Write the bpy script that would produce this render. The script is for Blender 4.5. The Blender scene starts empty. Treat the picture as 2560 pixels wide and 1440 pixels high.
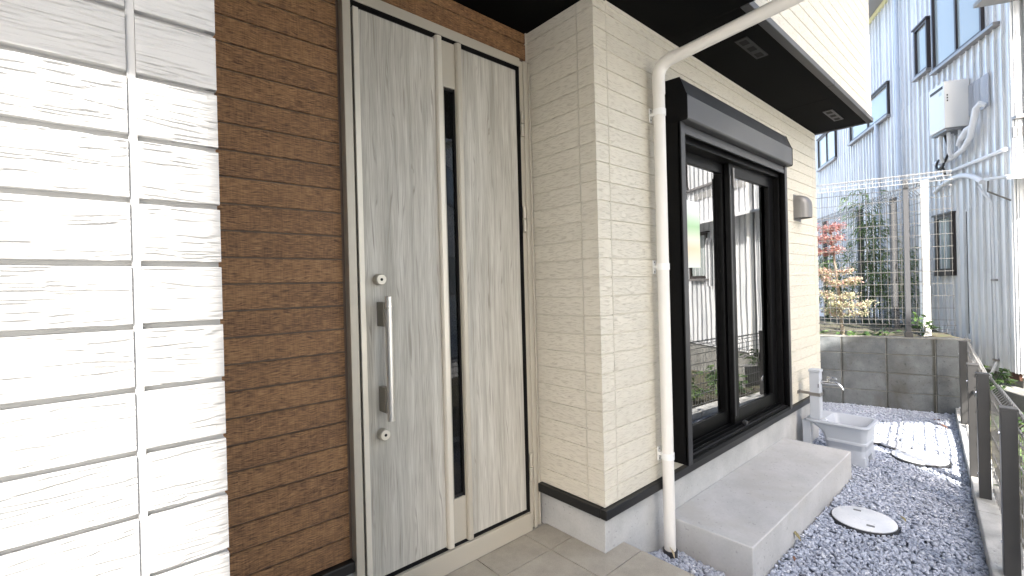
import bpy, math, random
import numpy as np
from mathutils import Vector, Matrix
random.seed(7); rng = np.random.default_rng(7)
R = math.radians
scene = bpy.context.scene
col = scene.collection

# ------------------------------------------------------------------ camera
YAW, PITCH, ROLL = R(48.4601), R(-0.1248), R(-1.4844)
CAM = Vector((-1.6273, -1.2573, 1.1959))
F = Vector((math.cos(PITCH)*math.cos(YAW), math.cos(PITCH)*math.sin(YAW), math.sin(PITCH)))
Rt = Vector((math.sin(YAW), -math.cos(YAW), 0)); U = Rt.cross(F)
cr, sr = math.cos(ROLL), math.sin(ROLL)
Rt2, U2 = cr*Rt + sr*U, -sr*Rt + cr*U
cd = bpy.data.cameras.new('camera'); cam = bpy.data.objects.new('camera', cd); col.objects.link(cam)
cd.sensor_width = 36; cd.lens = 36*1151.63/2560; cd.clip_start = .02; cd.clip_end = 2000
cam.matrix_world = Matrix(((Rt2.x, U2.x, -F.x, CAM.x), (Rt2.y, U2.y, -F.y, CAM.y), (Rt2.z, U2.z, -F.z, CAM.z), (0, 0, 0, 1)))
scene.camera = cam
# ------------------------------------------------------------------ sky, sun, exposure
SUN_AZ, SUN_EL = R(-130), R(45)
S = Vector((math.cos(SUN_EL)*math.cos(SUN_AZ), math.cos(SUN_EL)*math.sin(SUN_AZ), math.sin(SUN_EL)))
world = bpy.data.worlds.new('World'); scene.world = world; world.use_nodes = True
wn = world.node_tree; bg = wn.nodes['Background']
sky = wn.nodes.new('ShaderNodeTexSky'); sky.sky_type = 'NISHITA'; sky.sun_disc = False
sky.sun_elevation = SUN_EL; sky.sun_rotation = math.atan2(S.x, S.y); sky.dust_density = 3.5; sky.ozone_density = .4
wn.links.new(sky.outputs[0], bg.inputs[0]); bg.inputs[1].default_value = .15
sd = bpy.data.lights.new('sun', 'SUN'); sd.energy = 3.3; sd.angle = R(.5); sd.color = (1, .95, .87)
sun = bpy.data.objects.new('sun', sd); col.objects.link(sun); sun.rotation_euler = S.to_track_quat('Z', 'Y').to_euler()
scene.view_settings.view_transform = 'Standard'; scene.view_settings.look = 'None'
scene.view_settings.gamma = 1; scene.view_settings.exposure = 2.5
scene.cycles.use_denoising = True
scene.cycles.max_bounces = 10; scene.cycles.diffuse_bounces = 6; scene.cycles.transparent_max_bounces = 16
scene.cycles.sample_clamp_indirect = 8

# ------------------------------------------------------------------ node helpers
def newmat(name, color=(.5, .5, .5), rough=.5, metal=0, spec=.5):
    m = bpy.data.materials.new(name); m.use_nodes = True
    b = m.node_tree.nodes['Principled BSDF']
    b.inputs['Base Color'].default_value = (*color, 1); b.inputs['Roughness'].default_value = rough
    b.inputs['Metallic'].default_value = metal; b.inputs['Specular IOR Level'].default_value = spec
    return m, m.node_tree, b
def nd(nt, t, **k):
    n = nt.nodes.new('ShaderNode'+t)
    for a, v in k.items(): setattr(n, a, v)
    return n
def setin(n, i, v):
    if hasattr(v, 'is_output'): n.id_data.links.new(v, n.inputs[i])
    else: n.inputs[i].default_value = v
def mth(nt, op, a, b=0., c=0., clamp=False):
    n = nd(nt, 'Math', operation=op, use_clamp=clamp)
    setin(n, 0, a); setin(n, 1, b); setin(n, 2, c)
    return n.outputs[0]
def noise(nt, vec, scale=1, detail=2, rough=.5, dist=0):
    n = nd(nt, 'TexNoise'); setin(n, 'Vector', vec); n.inputs['Scale'].default_value = scale
    n.inputs['Detail'].default_value = detail; n.inputs['Roughness'].default_value = rough; n.inputs['Distortion'].default_value = dist
    return n.outputs[0]
def ramp(nt, fac, stops):
    n = nd(nt, 'ValToRGB'); setin(n, 0, fac); e = n.color_ramp.elements
    while len(e) < len(stops): e.new(.5)
    for i, (p, c) in enumerate(stops):
        e[i].position = p; e[i].color = (*c, 1) if not isinstance(c, (int, float)) else (c, c, c, 1)
    return n.outputs[0]
def mix(nt, fac, a, b, mode='MIX'):
    n = nd(nt, 'Mix', data_type='RGBA', blend_type=mode)
    for i, v in ((0, fac), (6, a), (7, b)):
        if hasattr(v, 'is_output'): nt.links.new(v, n.inputs[i])
        else: n.inputs[i].default_value = v if i == 0 else (*v, 1)
    return n.outputs[2]
def bump(nt, b, h, dist=.002, strength=1.):
    n = nd(nt, 'Bump'); setin(n, 'Height', h); n.inputs['Distance'].default_value = dist; n.inputs['Strength'].default_value = strength
    nt.links.new(n.outputs[0], b.inputs['Normal'])
def coords(nt, kind='Object'):
    return nd(nt, 'TexCoord').outputs[kind]
def uvw(nt, rand=True):
    """(along the board, up, random) from object coordinates; every board gets its own offset"""
    s = nd(nt, 'SeparateXYZ'); setin(s, 0, coords(nt))
    u = mth(nt, 'ADD', s.outputs[0], s.outputs[1])
    r = nd(nt, 'ObjectInfo').outputs['Random'] if rand else 0.
    if rand: u = mth(nt, 'ADD', u, mth(nt, 'MULTIPLY', r, 53.))
    return u, s.outputs[2], r
def cxyz(nt, x, y, z=0.):
    n = nd(nt, 'CombineXYZ'); setin(n, 0, x); setin(n, 1, y); setin(n, 2, z); return n.outputs[0]
def grain(nt, u, v, ku, kv, warp=.02, seed=0., detail=2):
    w = noise(nt, cxyz(nt, mth(nt, 'MULTIPLY', u, ku*.55), mth(nt, 'MULTIPLY', v, kv*.09), seed+3.), 1, 1)
    v2 = mth(nt, 'ADD', v, mth(nt, 'MULTIPLY', mth(nt, 'SUBTRACT', w, .5), warp))
    return noise(nt, cxyz(nt, mth(nt, 'MULTIPLY', u, ku), mth(nt, 'MULTIPLY', v2, kv), seed), 1, detail, .55), w

M = {}
def siding(name, light, dark, kbump, line, rough=.6, blotch=0, ku=11., kv=190., th=(.36, .47), warp=.03):
    m, nt, b = newmat(name, light, rough, 0, .35)
    u, v, r = uvw(nt)
    g, w = grain(nt, u, v, ku, kv, warp)
    lines = ramp(nt, g, [(th[0], 0.), (th[1], 1.)])                       # 0 in the pressed grain lines
    fine = noise(nt, cxyz(nt, mth(nt, 'MULTIPLY', u, 60), mth(nt, 'MULTIPLY', v, 420), 2.), 1, 2)
    tone = mth(nt, 'MULTIPLY_ADD', mth(nt, 'SUBTRACT', r, .5), blotch*.22, 1.)
    big = noise(nt, cxyz(nt, mth(nt, 'MULTIPLY', u, 5), mth(nt, 'MULTIPLY', v, 24), 9.), 1, 3)
    f = mth(nt, 'MULTIPLY_ADD', mth(nt, 'SUBTRACT', 1., lines), line, mth(nt, 'MULTIPLY', mth(nt, 'SUBTRACT', big, .35), blotch), clamp=True)
    c = mix(nt, f, light, dark)
    hs = nd(nt, 'HueSaturation'); nt.links.new(c, hs.inputs['Color']); nt.links.new(tone, hs.inputs['Value'])
    nt.links.new(hs.outputs[0], b.inputs['Base Color'])
    h = mth(nt, 'ADD', lines, mth(nt, 'MULTIPLY', fine, .25))
    bump(nt, b, h, kbump)
    return m
M['white'] = siding('white_siding_paint', (.40, .40, .397), (.375, .375, .372), .0004, .5, ku=10, kv=230)
M['cream'] = siding('cream_siding_paint', (.64, .605, .515), (.46, .42, .345), .0011, .66, blotch=.20, ku=20, kv=300, th=(.37, .46))
def brown():
    m, nt, b = newmat('brown_wood_siding', (.2, .1, .05), .55, 0, .35)
    u, v, r = uvw(nt)
    g, w = grain(nt, u, v, 30., 400., .02)
    saw = noise(nt, cxyz(nt, mth(nt, 'MULTIPLY', u, 210), mth(nt, 'MULTIPLY', v, 20), 4.), 1, 1)
    big = noise(nt, cxyz(nt, mth(nt, 'MULTIPLY', u, 6), mth(nt, 'MULTIPLY', v, 16), 8.), 1, 3)
    k = mth(nt, 'ADD', mth(nt, 'MULTIPLY', g, .75), mth(nt, 'ADD', mth(nt, 'MULTIPLY', saw, .16), mth(nt, 'MULTIPLY', mth(nt, 'SUBTRACT', big, .5), .18)))
    k = mth(nt, 'ADD', k, mth(nt, 'MULTIPLY', mth(nt, 'SUBTRACT', r, .5), .045))
    c = ramp(nt, k, [(.33, (.09, .046, .026)), (.40, (.175, .091, .045)), (.48, (.27, .146, .066)), (.60, (.38, .215, .10))])
    nt.links.new(c, b.inputs['Base Color']); bump(nt, b, k, .0022)
    return m
M['brown'] = brown()
def doorwood():
    m, nt, b = newmat('door_grey_wood_sheet', (.5, .48, .44), .42, 0, .4)
    u, v, r = uvw(nt)
    g, w = grain(nt, v, u, 1.3, 34., .09, detail=3)
    hl, w2 = grain(nt, v, u, 4., 300., .05, seed=11., detail=2)
    g2 = noise(nt, cxyz(nt, mth(nt, 'MULTIPLY', u, 420), mth(nt, 'MULTIPLY', v, 9), 5.), 1, 3, .6)
    k = mth(nt, 'ADD', mth(nt, 'MULTIPLY', g, .6), mth(nt, 'MULTIPLY', g2, .4))
    c = ramp(nt, k, [(.36, (.36, .343, .30)), (.5, (.48, .462, .41)), (.63, (.61, .595, .54))])
    hair = ramp(nt, hl, [(.33, .8), (.46, 0.)])
    c = mix(nt, hair, c, (.27, .25, .215))
    nt.links.new(c, b.inputs['Base Color']); bump(nt, b, g2, .0004)
    return m
M['doorwood'] = doorwood()
def concrete(name, c0, c1, sc=6., bd=.0015, rough=.85, stain=None):
    m, nt, b = newmat(name, c0, rough, 0, .25)
    g = nd(nt, 'NewGeometry').outputs['Position']
    a = noise(nt, g, sc, 5, .6); d = noise(nt, g, sc*22, 3, .6)
    k = mth(nt, 'ADD', mth(nt, 'MULTIPLY', a, .75), mth(nt, 'MULTIPLY', d, .25))
    c = ramp(nt, k, [(.36, c0), (.64, c1)])
    if stain:
        s = noise(nt, g, 2.3, 4, .65, .6)
        c = mix(nt, ramp(nt, s, [(.52, 0.), (.70, .75)]), c, stain)
    pits = ramp(nt, noise(nt, g, 55, 1), [(.26, 0.), (.31, 1.)])
    c = mix(nt, mth(nt, 'MULTIPLY', mth(nt, 'SUBTRACT', 1., pits), .35), c, tuple(x*.5 for x in c0))
    nt.links.new(c, b.inputs['Base Color']); bump(nt, b, mth(nt, 'ADD', d, pits), bd)
    return m
M['found'] = concrete('foundation_mortar', (.36, .365, .365), (.47, .475, .47), 5, .0008)
M['step'] = concrete('step_mortar', (.40, .40, .395), (.49, .49, .485), 4, .0006, stain=(.41, .40, .375))
M['block'] = concrete('weathered_block', (.085, .094, .099), (.165, .177, .185), 5, .0025, stain=(.075, .071, .06))
def wet_streak(m):
    """dark damp streak that runs down the wall at one joint"""
    nt = m.node_tree; b = nt.nodes['Principled BSDF']; old = b.inputs['Base Color'].links[0].from_socket
    s = nd(nt, 'SeparateXYZ'); nt.links.new(nd(nt, 'NewGeometry').outputs['Position'], s.inputs[0])
    ca, sa = math.cos(R(106.5)), math.sin(R(106.5))
    t = mth(nt, 'ADD', mth(nt, 'MULTIPLY', mth(nt, 'SUBTRACT', s.outputs[0], 4.547), ca), mth(nt, 'MULTIPLY', mth(nt, 'ADD', s.outputs[1], .217), sa))
    n = noise(nt, cxyz(nt, mth(nt, 'MULTIPLY', t, 40), mth(nt, 'MULTIPLY', s.outputs[2], 5)), 1, 3)
    fac = None
    for c0, w, k in ((-.388, .026, .85), (.372, .018, .5), (-.012, .013, .5), (.62, .03, .4)):
        d = mth(nt, 'ABSOLUTE', mth(nt, 'ADD', mth(nt, 'SUBTRACT', t, c0), mth(nt, 'MULTIPLY', mth(nt, 'SUBTRACT', n, .5), .03)))
        f = mth(nt, 'MULTIPLY', mth(nt, 'SUBTRACT', 1., mth(nt, 'DIVIDE', d, w), clamp=True), k*1.3)
        fac = f if fac is None else mth(nt, 'MAXIMUM', fac, f)
    nt.links.new(mix(nt, mth(nt, 'MINIMUM', fac, .85), old, (.035, .033, .024)), b.inputs['Base Color'])
wet_streak(M['block'])
M['kerb'] = concrete('kerb_concrete', (.34, .34, .33), (.52, .52, .50), 7, .002, stain=(.25, .24, .21))
M['grey_conc'] = concrete('old_concrete', (.13, .13, .12), (.25, .25, .235), 4, .004, stain=(.09, .085, .07))
M['street'] = concrete('street_concrete', (.50, .495, .48), (.57, .565, .55), 2, .002)
def tile():
    m, nt, b = newmat('porch_tile', (.4, .37, .32), .62, 0, .35)
    p = nd(nt, 'NewGeometry').outputs['Position']; r = nd(nt, 'ObjectInfo').outputs['Random']
    a = noise(nt, p, 9, 5, .65); d = noise(nt, p, 260, 2)
    k = mth(nt, 'ADD', mth(nt, 'MULTIPLY', a, .6), mth(nt, 'ADD', mth(nt, 'MULTIPLY', d, .4), mth(nt, 'MULTIPLY', mth(nt, 'SUBTRACT', r, .5), .06)))
    nt.links.new(ramp(nt, k, [(.35, (.25, .232, .198)), (.66, (.38, .355, .305))]), b.inputs['Base Color'])
    bump(nt, b, d, .0005); return m
M['tile'] = tile()
M['grout'] = newmat('tile_grout', (.30, .29, .27), .9)[0]
def metal(name, c, rough, met, spec=.5):
    m, nt, b = newmat(name, c, rough, met, spec)
    p = coords(nt); n = noise(nt, p, 3, 3)
    b_r = nd(nt, 'MapRange'); setin(b_r, 0, n); b_r.inputs[3].default_value = rough*.8; b_r.inputs[4].default_value = rough*1.25
    nt.links.new(b_r.outputs[0], b.inputs['Roughness'])
    return m
M['champ'] = metal('champagne_aluminium', (.51, .475, .40), .40, .25)
M['champ_lt'] = metal('champagne_aluminium_bright', (.75, .71, .62), .32, .3)
M['steel'] = metal('satin_steel_bar', (.72, .71, .68), .28, .9)
M['handle_box'] = metal('dark_satin_mount', (.24, .225, .19), .4, .6)
M['black'] = metal('black_aluminium', (.0025, .0025, .0027), .42, 0, .18)
M['shutter'] = metal('charcoal_shutter_metal', (.045, .046, .049), .36, .1)
M['guide'] = metal('charcoal_guide_rail', (.03, .03, .032), .38, .1)
M['soffit'] = newmat('black_soffit_board', (.0020, .0021, .0021), .8, 0, .08)[0]
M['trim'] = metal('dark_grey_drip_trim', (.045, .045, .047), .45, .1)
M['flash'] = metal('black_flashing', (.008, .0085, .0095), .38, .1)
M['pipe'] = newmat('ivory_pvc_pipe', (.72, .70, .655), .38, 0, .5)[0]
M['sealant'] = newmat('light_sealant', (.42, .42, .417), .6)[0]
M['cream_seal'] = newmat('cream_sealant', (.60, .565, .485), .6)[0]
M['brown_trim'] = newmat('dark_brown_sealant', (.11, .076, .056), .5)[0]
M['gasket'] = newmat('dark_rubber_gasket', (.004, .0035, .0035), .8)[0]
M['chrome'] = metal('chrome', (.78, .78, .78), .12, 1)
M['strap'] = metal('grey_steel_strap', (.25, .24, .23), .4, .7)
M['plastic'] = newmat('pale_grey_plastic', (.41, .44, .49), .42, 0, .45)[0]
M['dark_plastic'] = newmat('dark_grey_plastic', (.05, .053, .06), .5)[0]
M['white_plastic'] = newmat('white_plastic', (.78, .78, .76), .4)[0]
M['hood'] = metal('grey_steel_hood', (.19, .187, .184), .4, .4)
M['vent_dark'] = newmat('vent_dark', (.004, .004, .004), .9)[0]
M['vent_grey'] = newmat('vent_grey', (.16, .165, .17), .5)[0]
M['vent_black'] = newmat('soffit_vent_black', (.0045, .0045, .0047), .5)[0]
M['vent_char'] = newmat('soffit_vent_charcoal', (.036, .037, .038), .5)[0]
M['lid_white'] = concrete('white_lid_plastic', (.66, .68, .70), (.76, .77, .78), 8, .0006, .55)
M['lid_grey'] = concrete('grey_lid_concrete', (.30, .31, .33), (.40, .41, .43), 8, .001, .8)
M['lid_rim'] = newmat('dark_lid_rim', (.03, .032, .037), .6)[0]
M['fence_dark'] = metal('bronze_grey_fence', (.062, .061, .061), .42, .3)
M['fence_wire'] = metal('bronze_grey_wire', (.26, .255, .25), .4, .3)
M['fence_lt'] = metal('weathered_grey_wire', (.13, .127, .122), .5, .2)
M['fence_glare'] = metal('sun_glare_top_wire', (.26, .26, .26), .45, .2)  # same wire lightened: sun glare on the top fold put into colour
M['fence_post'] = metal('weathered_grey_post', (.060, .062, .068), .55, .2)
def glass(name, tint=(1, 1, 1), ior=1.55, rough=0., wire=False):
    m = bpy.data.materials.new(name); m.use_nodes = True; nt = m.node_tree; nt.nodes.remove(nt.nodes['Principled BSDF'])
    out = nt.nodes['Material Output']
    tr = nd(nt, 'BsdfTransparent'); tr.inputs[0].default_value = (*tint, 1)
    gl = nd(nt, 'BsdfGlossy'); gl.inputs['Roughness'].default_value = rough; gl.inputs[0].default_value = (.97, .98, 1, 1)
    fr = nd(nt, 'Fresnel'); fr.inputs[0].default_value = ior
    mx = nd(nt, 'MixShader'); nt.links.new(fr.outputs[0], mx.inputs[0]); nt.links.new(tr.outputs[0], mx.inputs[1]); nt.links.new(gl.outputs[0], mx.inputs[2])
    last = mx.outputs[0]
    nz = nd(nt, 'Bump'); nt.links.new(noise(nt, coords(nt), 2.2, 1), nz.inputs['Height']); nz.inputs['Distance'].default_value = .0007
    nt.links.new(nz.outputs[0], gl.inputs['Normal'])
    if wire:
        s = nd(nt, 'SeparateXYZ'); nt.links.new(coords(nt), s.inputs[0])
        fac = None
        for sg in (1, -1):
            t = mth(nt, 'ADD', s.outputs[2], mth(nt, 'MULTIPLY', s.outputs[0], sg*1.3))
            t = mth(nt, 'FRACT', mth(nt, 'MULTIPLY', t, 62.))
            t = mth(nt, 'LESS_THAN', t, .09)
            fac = t if fac is None else mth(nt, 'MAXIMUM', fac, t)
        wb = nd(nt, 'BsdfDiffuse'); wb.inputs[0].default_value = (.10, .10, .10, 1)
        m2 = nd(nt, 'MixShader'); nt.links.new(mth(nt, 'MULTIPLY', fac, .35), m2.inputs[0]); nt.links.new(last, m2.inputs[1]); nt.links.new(wb.outputs[0], m2.inputs[2]); last = m2.outputs[0]
    nt.links.new(last, out.inputs[0])
    return m
M['glass'] = glass('window_glass', (.62, .66, .65), 3.0)
M['wireglass'] = glass('wired_dark_glass', (.22, .23, .25), 1.42, .02, True)
def frosted():
    m, nt, b = newmat('pale_frosted_glass', (.30, .335, .33), .15, 0, .8); return m
M['frost'] = frosted()
M['room'] = newmat('dim_room_paint', (.12, .115, .11), .8)[0]
M['room_floor'] = newmat('room_floor', (.16, .10, .06), .4)[0]
def corr():
    m, nt, b = newmat('galvanised_ribbed_steel', (.55, .57, .60), .30, .12)
    u, v, r = uvw(nt)
    n = noise(nt, cxyz(nt, mth(nt, 'MULTIPLY', u, 14), mth(nt, 'MULTIPLY', v, .9), 1.), 1, 4, .6)
    c = ramp(nt, n, [(.35, (.55, .57, .59)), (.62, (.70, .71, .72))])
    sp = noise(nt, nd(nt, 'NewGeometry').outputs['Position'], 3., 5, .65)
    c = mix(nt, ramp(nt, sp, [(.60, 0.), (.78, .35)]), c, (.36, .38, .38))
    nt.links.new(c, b.inputs['Base Color'])
    bump(nt, b, noise(nt, cxyz(nt, mth(nt, 'MULTIPLY', u, 6), mth(nt, 'MULTIPLY', v, 3), 1.), 1, 2), .004)
    return m
M['corr'] = corr()
M['bframe'] = metal('brown_black_window_frame', (.05, .042, .04), .4, .3)
M['bsill'] = metal('pale_aluminium_sill', (.24, .23, .225), .4, .5)
M['dpipe'] = newmat('pale_blue_grey_pipe', (.50, .55, .63), .4)[0]
M['eave'] = newmat('grey_eave_board', (.24, .24, .235), .7)[0]
M['eave_yellow'] = newmat('pale_yellow_eave_trim', (.52, .50, .28), .6)[0]
M['heater'] = newmat('heater_enamel', (.66, .66, .65), .38)[0]
M['heater_dk'] = newmat('heater_slot_dark', (.03, .025, .022), .6)[0]
M['shadow_grey'] = newmat('heater_shadow_grey', (.40, .42, .46), .5)[0]  # darker wall grey for the shadow beside the heater
M['cable'] = newmat('black_cable', (.02, .02, .02), .5)[0]
M['lagging'] = newmat('white_pipe_lagging', (.68, .69, .71), .6)[0]
M['rust'] = newmat('rusty_steel', (.06, .025, .015), .85)[0]
def attrmat(name, stops, rough=.7, spec=.3, transl=0, bumpd=0):
    m, nt, b = newmat(name, (.3, .3, .3), rough, 0, spec)
    a = nd(nt, 'Attribute', attribute_name='tint')
    c = ramp(nt, a.outputs['Fac'], stops)
    if bumpd:
        n = noise(nt, coords(nt), 90, 4, .65)
        c = mix(nt, mth(nt, 'MULTIPLY', n, .5), c, (.31, .335, .40)); bump(nt, b, n, bumpd)
    nt.links.new(c, b.inputs['Base Color'])
    if transl:
        t = nd(nt, 'BsdfTranslucent'); nt.links.new(c, t.inputs[0])
        mx = nd(nt, 'MixShader'); mx.inputs[0].default_value = transl
        nt.links.new(b.outputs[0], mx.inputs[1]); nt.links.new(t.outputs[0], mx.inputs[2]); nt.links.new(mx.outputs[0], nt.nodes['Material Output'].inputs[0])
    return m
M['gravel'] = attrmat('blue_grey_crushed_stone', [(0, (.25, .275, .33)), (.35, (.37, .405, .48)), (.8, (.47, .505, .58)), (1, (.66, .68, .72))], .7, .3, 0, .0012)
M['maple'] = attrmat('maple_leaf', [(0, (.45, .20, .19)), (.35, (.52, .35, .30)), (.6, (.45, .45, .28)), (1, (.52, .55, .38))], .5, .3, .35)
M['leaf'] = attrmat('green_leaf', [(0, (.04, .085, .03)), (.5, (.10, .175, .055)), (1, (.20, .29, .09))], .45, .35, .3)
M['bark'] = concrete('pale_bark', (.20, .16, .12), (.34, .29, .23), 20, .004)
M['dry'] = newmat('dry_leaf', (.19, .16, .07), .6)[0]
M['dry_brown'] = newmat('dry_brown_leaf', (.16, .07, .035), .6)[0]
M['dry_pale'] = newmat('dry_pale_leaf', (.42, .35, .22), .6)[0]
def soil():
    m, nt, b = newmat('dark_soil', (.06, .05, .035), .95)
    p = nd(nt, 'NewGeometry').outputs['Position']; a = noise(nt, p, 9, 6, .7)
    nt.links.new(ramp(nt, a, [(.35, (.035, .03, .022)), (.5, (.085, .075, .05)), (.65, (.07, .085, .035))]), b.inputs['Base Color']); bump(nt, b, a, .03)
    return m
M['soil'] = soil()
M['bed'] = concrete('stone_dust_bed', (.16, .175, .21), (.26, .28, .33), 60, .004)
def nwall():
    m, nt, b = newmat('pale_stucco', (.68, .665, .62), .85); p = nd(nt, 'NewGeometry').outputs['Position']
    bump(nt, b, noise(nt, p, 60, 3), .003); return m
M['stucco'] = nwall()
def notice():
    m, nt, b = newmat('printed_notice', (.75, .75, .7), .5)
    s = nd(nt, 'SeparateXYZ'); nt.links.new(coords(nt, 'Generated'), s.inputs[0])
    nt.links.new(ramp(nt, s.outputs[2], [(0, (.72, .74, .66)), (.28, (.74, .62, .42)), (.42, (.74, .72, .60)), (.62, (.40, .62, .34)), (.80, (.68, .76, .66)), (1, (.8, .8, .8))]), b.inputs['Base Color'])
    return m
M['notice'] = notice()

# ------------------------------------------------------------------ mesh helpers
WL = {}
class MB:
    def __init__(s): s.v = []; s.f = []
    def add(s, vs, fs):
        o = len(s.v); s.v += [tuple(p) for p in vs]; s.f += [tuple(i+o for i in f) for f in fs]; return s
    def box(s, x0, x1, y0, y1, z0, z1):
        return s.add([(x0, y0, z0), (x1, y0, z0), (x1, y1, z0), (x0, y1, z0), (x0, y0, z1), (x1, y0, z1), (x1, y1, z1), (x0, y1, z1)],
                     [(0, 3, 2, 1), (4, 5, 6, 7), (0, 1, 5, 4), (1, 2, 6, 5), (2, 3, 7, 6), (3, 0, 4, 7)])
    def obox(s, o, a, b, c):
        o, a, b, c = map(Vector, (o, a, b, c))
        return s.add([o, o+a, o+a+b, o+b, o+c, o+a+c, o+a+b+c, o+b+c],
                     [(0, 3, 2, 1), (4, 5, 6, 7), (0, 1, 5, 4), (1, 2, 6, 5), (2, 3, 7, 6), (3, 0, 4, 7)])
    def loft(s, rings, cap0=True, cap1=True, closed=False):
        n = len(rings[0]); vs = [p for r in rings for p in r]; fs = []
        m = len(rings)
        for i in range(m if closed else m-1):
            for j in range(n):
                a = i*n+j; b = i*n+(j+1) % n; c = ((i+1) % m)*n+(j+1) % n; d = ((i+1) % m)*n+j
                fs.append((a, b, c, d))
        if cap0 and not closed: fs.append(tuple(range(n))[::-1])
        if cap1 and not closed: fs.append(tuple(range((m-1)*n, m*n)))
        return s.add(vs, fs)
    def tube(s, pts, r, n=8, cap=True):
        pts = [Vector(p) for p in pts]; rings = []; nrm = None
        for i, p in enumerate(pts):
            t = (pts[min(i+1, len(pts)-1)]-pts[max(i-1, 0)]).normalized()
            if nrm is None: nrm = t.orthogonal().normalized()
            else: nrm = (nrm-t*nrm.dot(t)).normalized()
            bn = t.cross(nrm); rr = r[i] if isinstance(r, (list, tuple)) else r
            rings.append([p+rr*(math.cos(2*math.pi*k/n)*nrm+math.sin(2*math.pi*k/n)*bn) for k in range(n)])
        return s.loft(rings, cap, cap)
    def lathe(s, c, prof, n=32):
        c = Vector(c)
        rings = [[c+Vector((r*math.cos(2*math.pi*k/n), r*math.sin(2*math.pi*k/n), z)) for k in range(n)] for r, z in prof]
        return s.loft(rings)
    def cyl(s, p, q, r, n=20): return s.tube([p, q], r, n)
    def build(s, name, mat, parent=None, bevel=0, smooth=False, origin=None, seg=2):
        a = np.array(s.v, float)
        if origin is None: origin = Vector(((a[:, 0].min()+a[:, 0].max())/2, (a[:, 1].min()+a[:, 1].max())/2, a[:, 2].min()))
        a = a-np.array(origin)
        me = bpy.data.meshes.new(name); me.from_pydata(a.tolist(), [], s.f); me.update()
        if smooth:
            me.polygons.foreach_set('use_smooth', [True]*len(me.polygons)); me.set_sharp_from_angle(angle=R(38))
        me.materials.append(M[mat] if isinstance(mat, str) else mat)
        return place(name, me, origin, parent, bevel, seg)
def place(name, me, origin, parent=None, bevel=0, seg=2):
    o = bpy.data.objects.new(name, me); col.objects.link(o); origin = Vector(origin)
    WL[o] = origin
    if parent is not None:
        o.parent = parent; o.location = origin-WL[parent]
    else: o.location = origin
    if bevel:
        b = o.modifiers.new('bevel', 'BEVEL'); b.width = bevel; b.segments = seg; b.limit_method = 'ANGLE'; b.angle_limit = R(40)
    return o
def tag(o, label=None, cat=None, group=None, kind=None):
    if label: o['label'] = label
    if cat: o['category'] = cat
    if group: o['group'] = group
    if kind: o['kind'] = kind
    return o
def empty(name, loc, label=None, cat=None, group=None, parent=None):
    o = bpy.data.objects.new(name, None); col.objects.link(o); o.empty_display_size = .1
    WL[o] = Vector(loc); o.location = WL[o]-(WL[parent] if parent else Vector())
    if parent: o.parent = parent
    return tag(o, label, cat, group)
def arc(p0, p1, p2, n=6):
    """round corner p0-p1-p2 as a quadratic curve"""
    p0, p1, p2 = map(Vector, (p0, p1, p2))
    return [(1-t)**2*p0+2*t*(1-t)*p1+t*t*p2 for t in [i/n for i in range(n+1)]]

# ------------------------------------------------------------------ numbers of the place
D = .428; ZS = 2.478; L = 3.128; OV = -.402; XI = .631
PH, PT = .2073, .0853                       # siding course phase and pitch
GZ = -.19                                   # gravel level
T, CH = .012, .0042
_bm = {}
def board_mesh(name, mat, length, h, axis):
    key = (mat, round(length, 4), round(h, 4), axis)
    if key in _bm: return _bm[key]
    c = .0013
    prof = [(0, 0), (T-c, 0), (T, c), (T, h-c), (T-c, h), (0, h)]
    if axis == 'x': rings = [[(x, -d, z) for d, z in prof] for x in (0, length)]
    else: rings = [[(-d, y, z) for d, z in prof] for y in (0, length)]
    b = MB().loft(rings)
    me = bpy.data.meshes.new(name); me.from_pydata(b.v, [], b.f); me.materials.append(M[mat]); me.update()
    _bm[key] = me; return me
def vnoise(a, b, seed):
    """smooth lattice noise in 0..1"""
    g_ = np.random.default_rng(seed).random((int(a.max()-a.min())+4, int(b.max()-b.min())+4)); a = a-a.min(); b = b-b.min()
    i, j = a.astype(int), b.astype(int); x, y = a-i, b-j; x = x*x*(3-2*x); y = y*y*(3-2*y)
    return (g_[i, j]*(1-x)+g_[i+1, j]*x)*(1-y)+(g_[i, j+1]*(1-x)+g_[i+1, j+1]*x)*y
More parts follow.
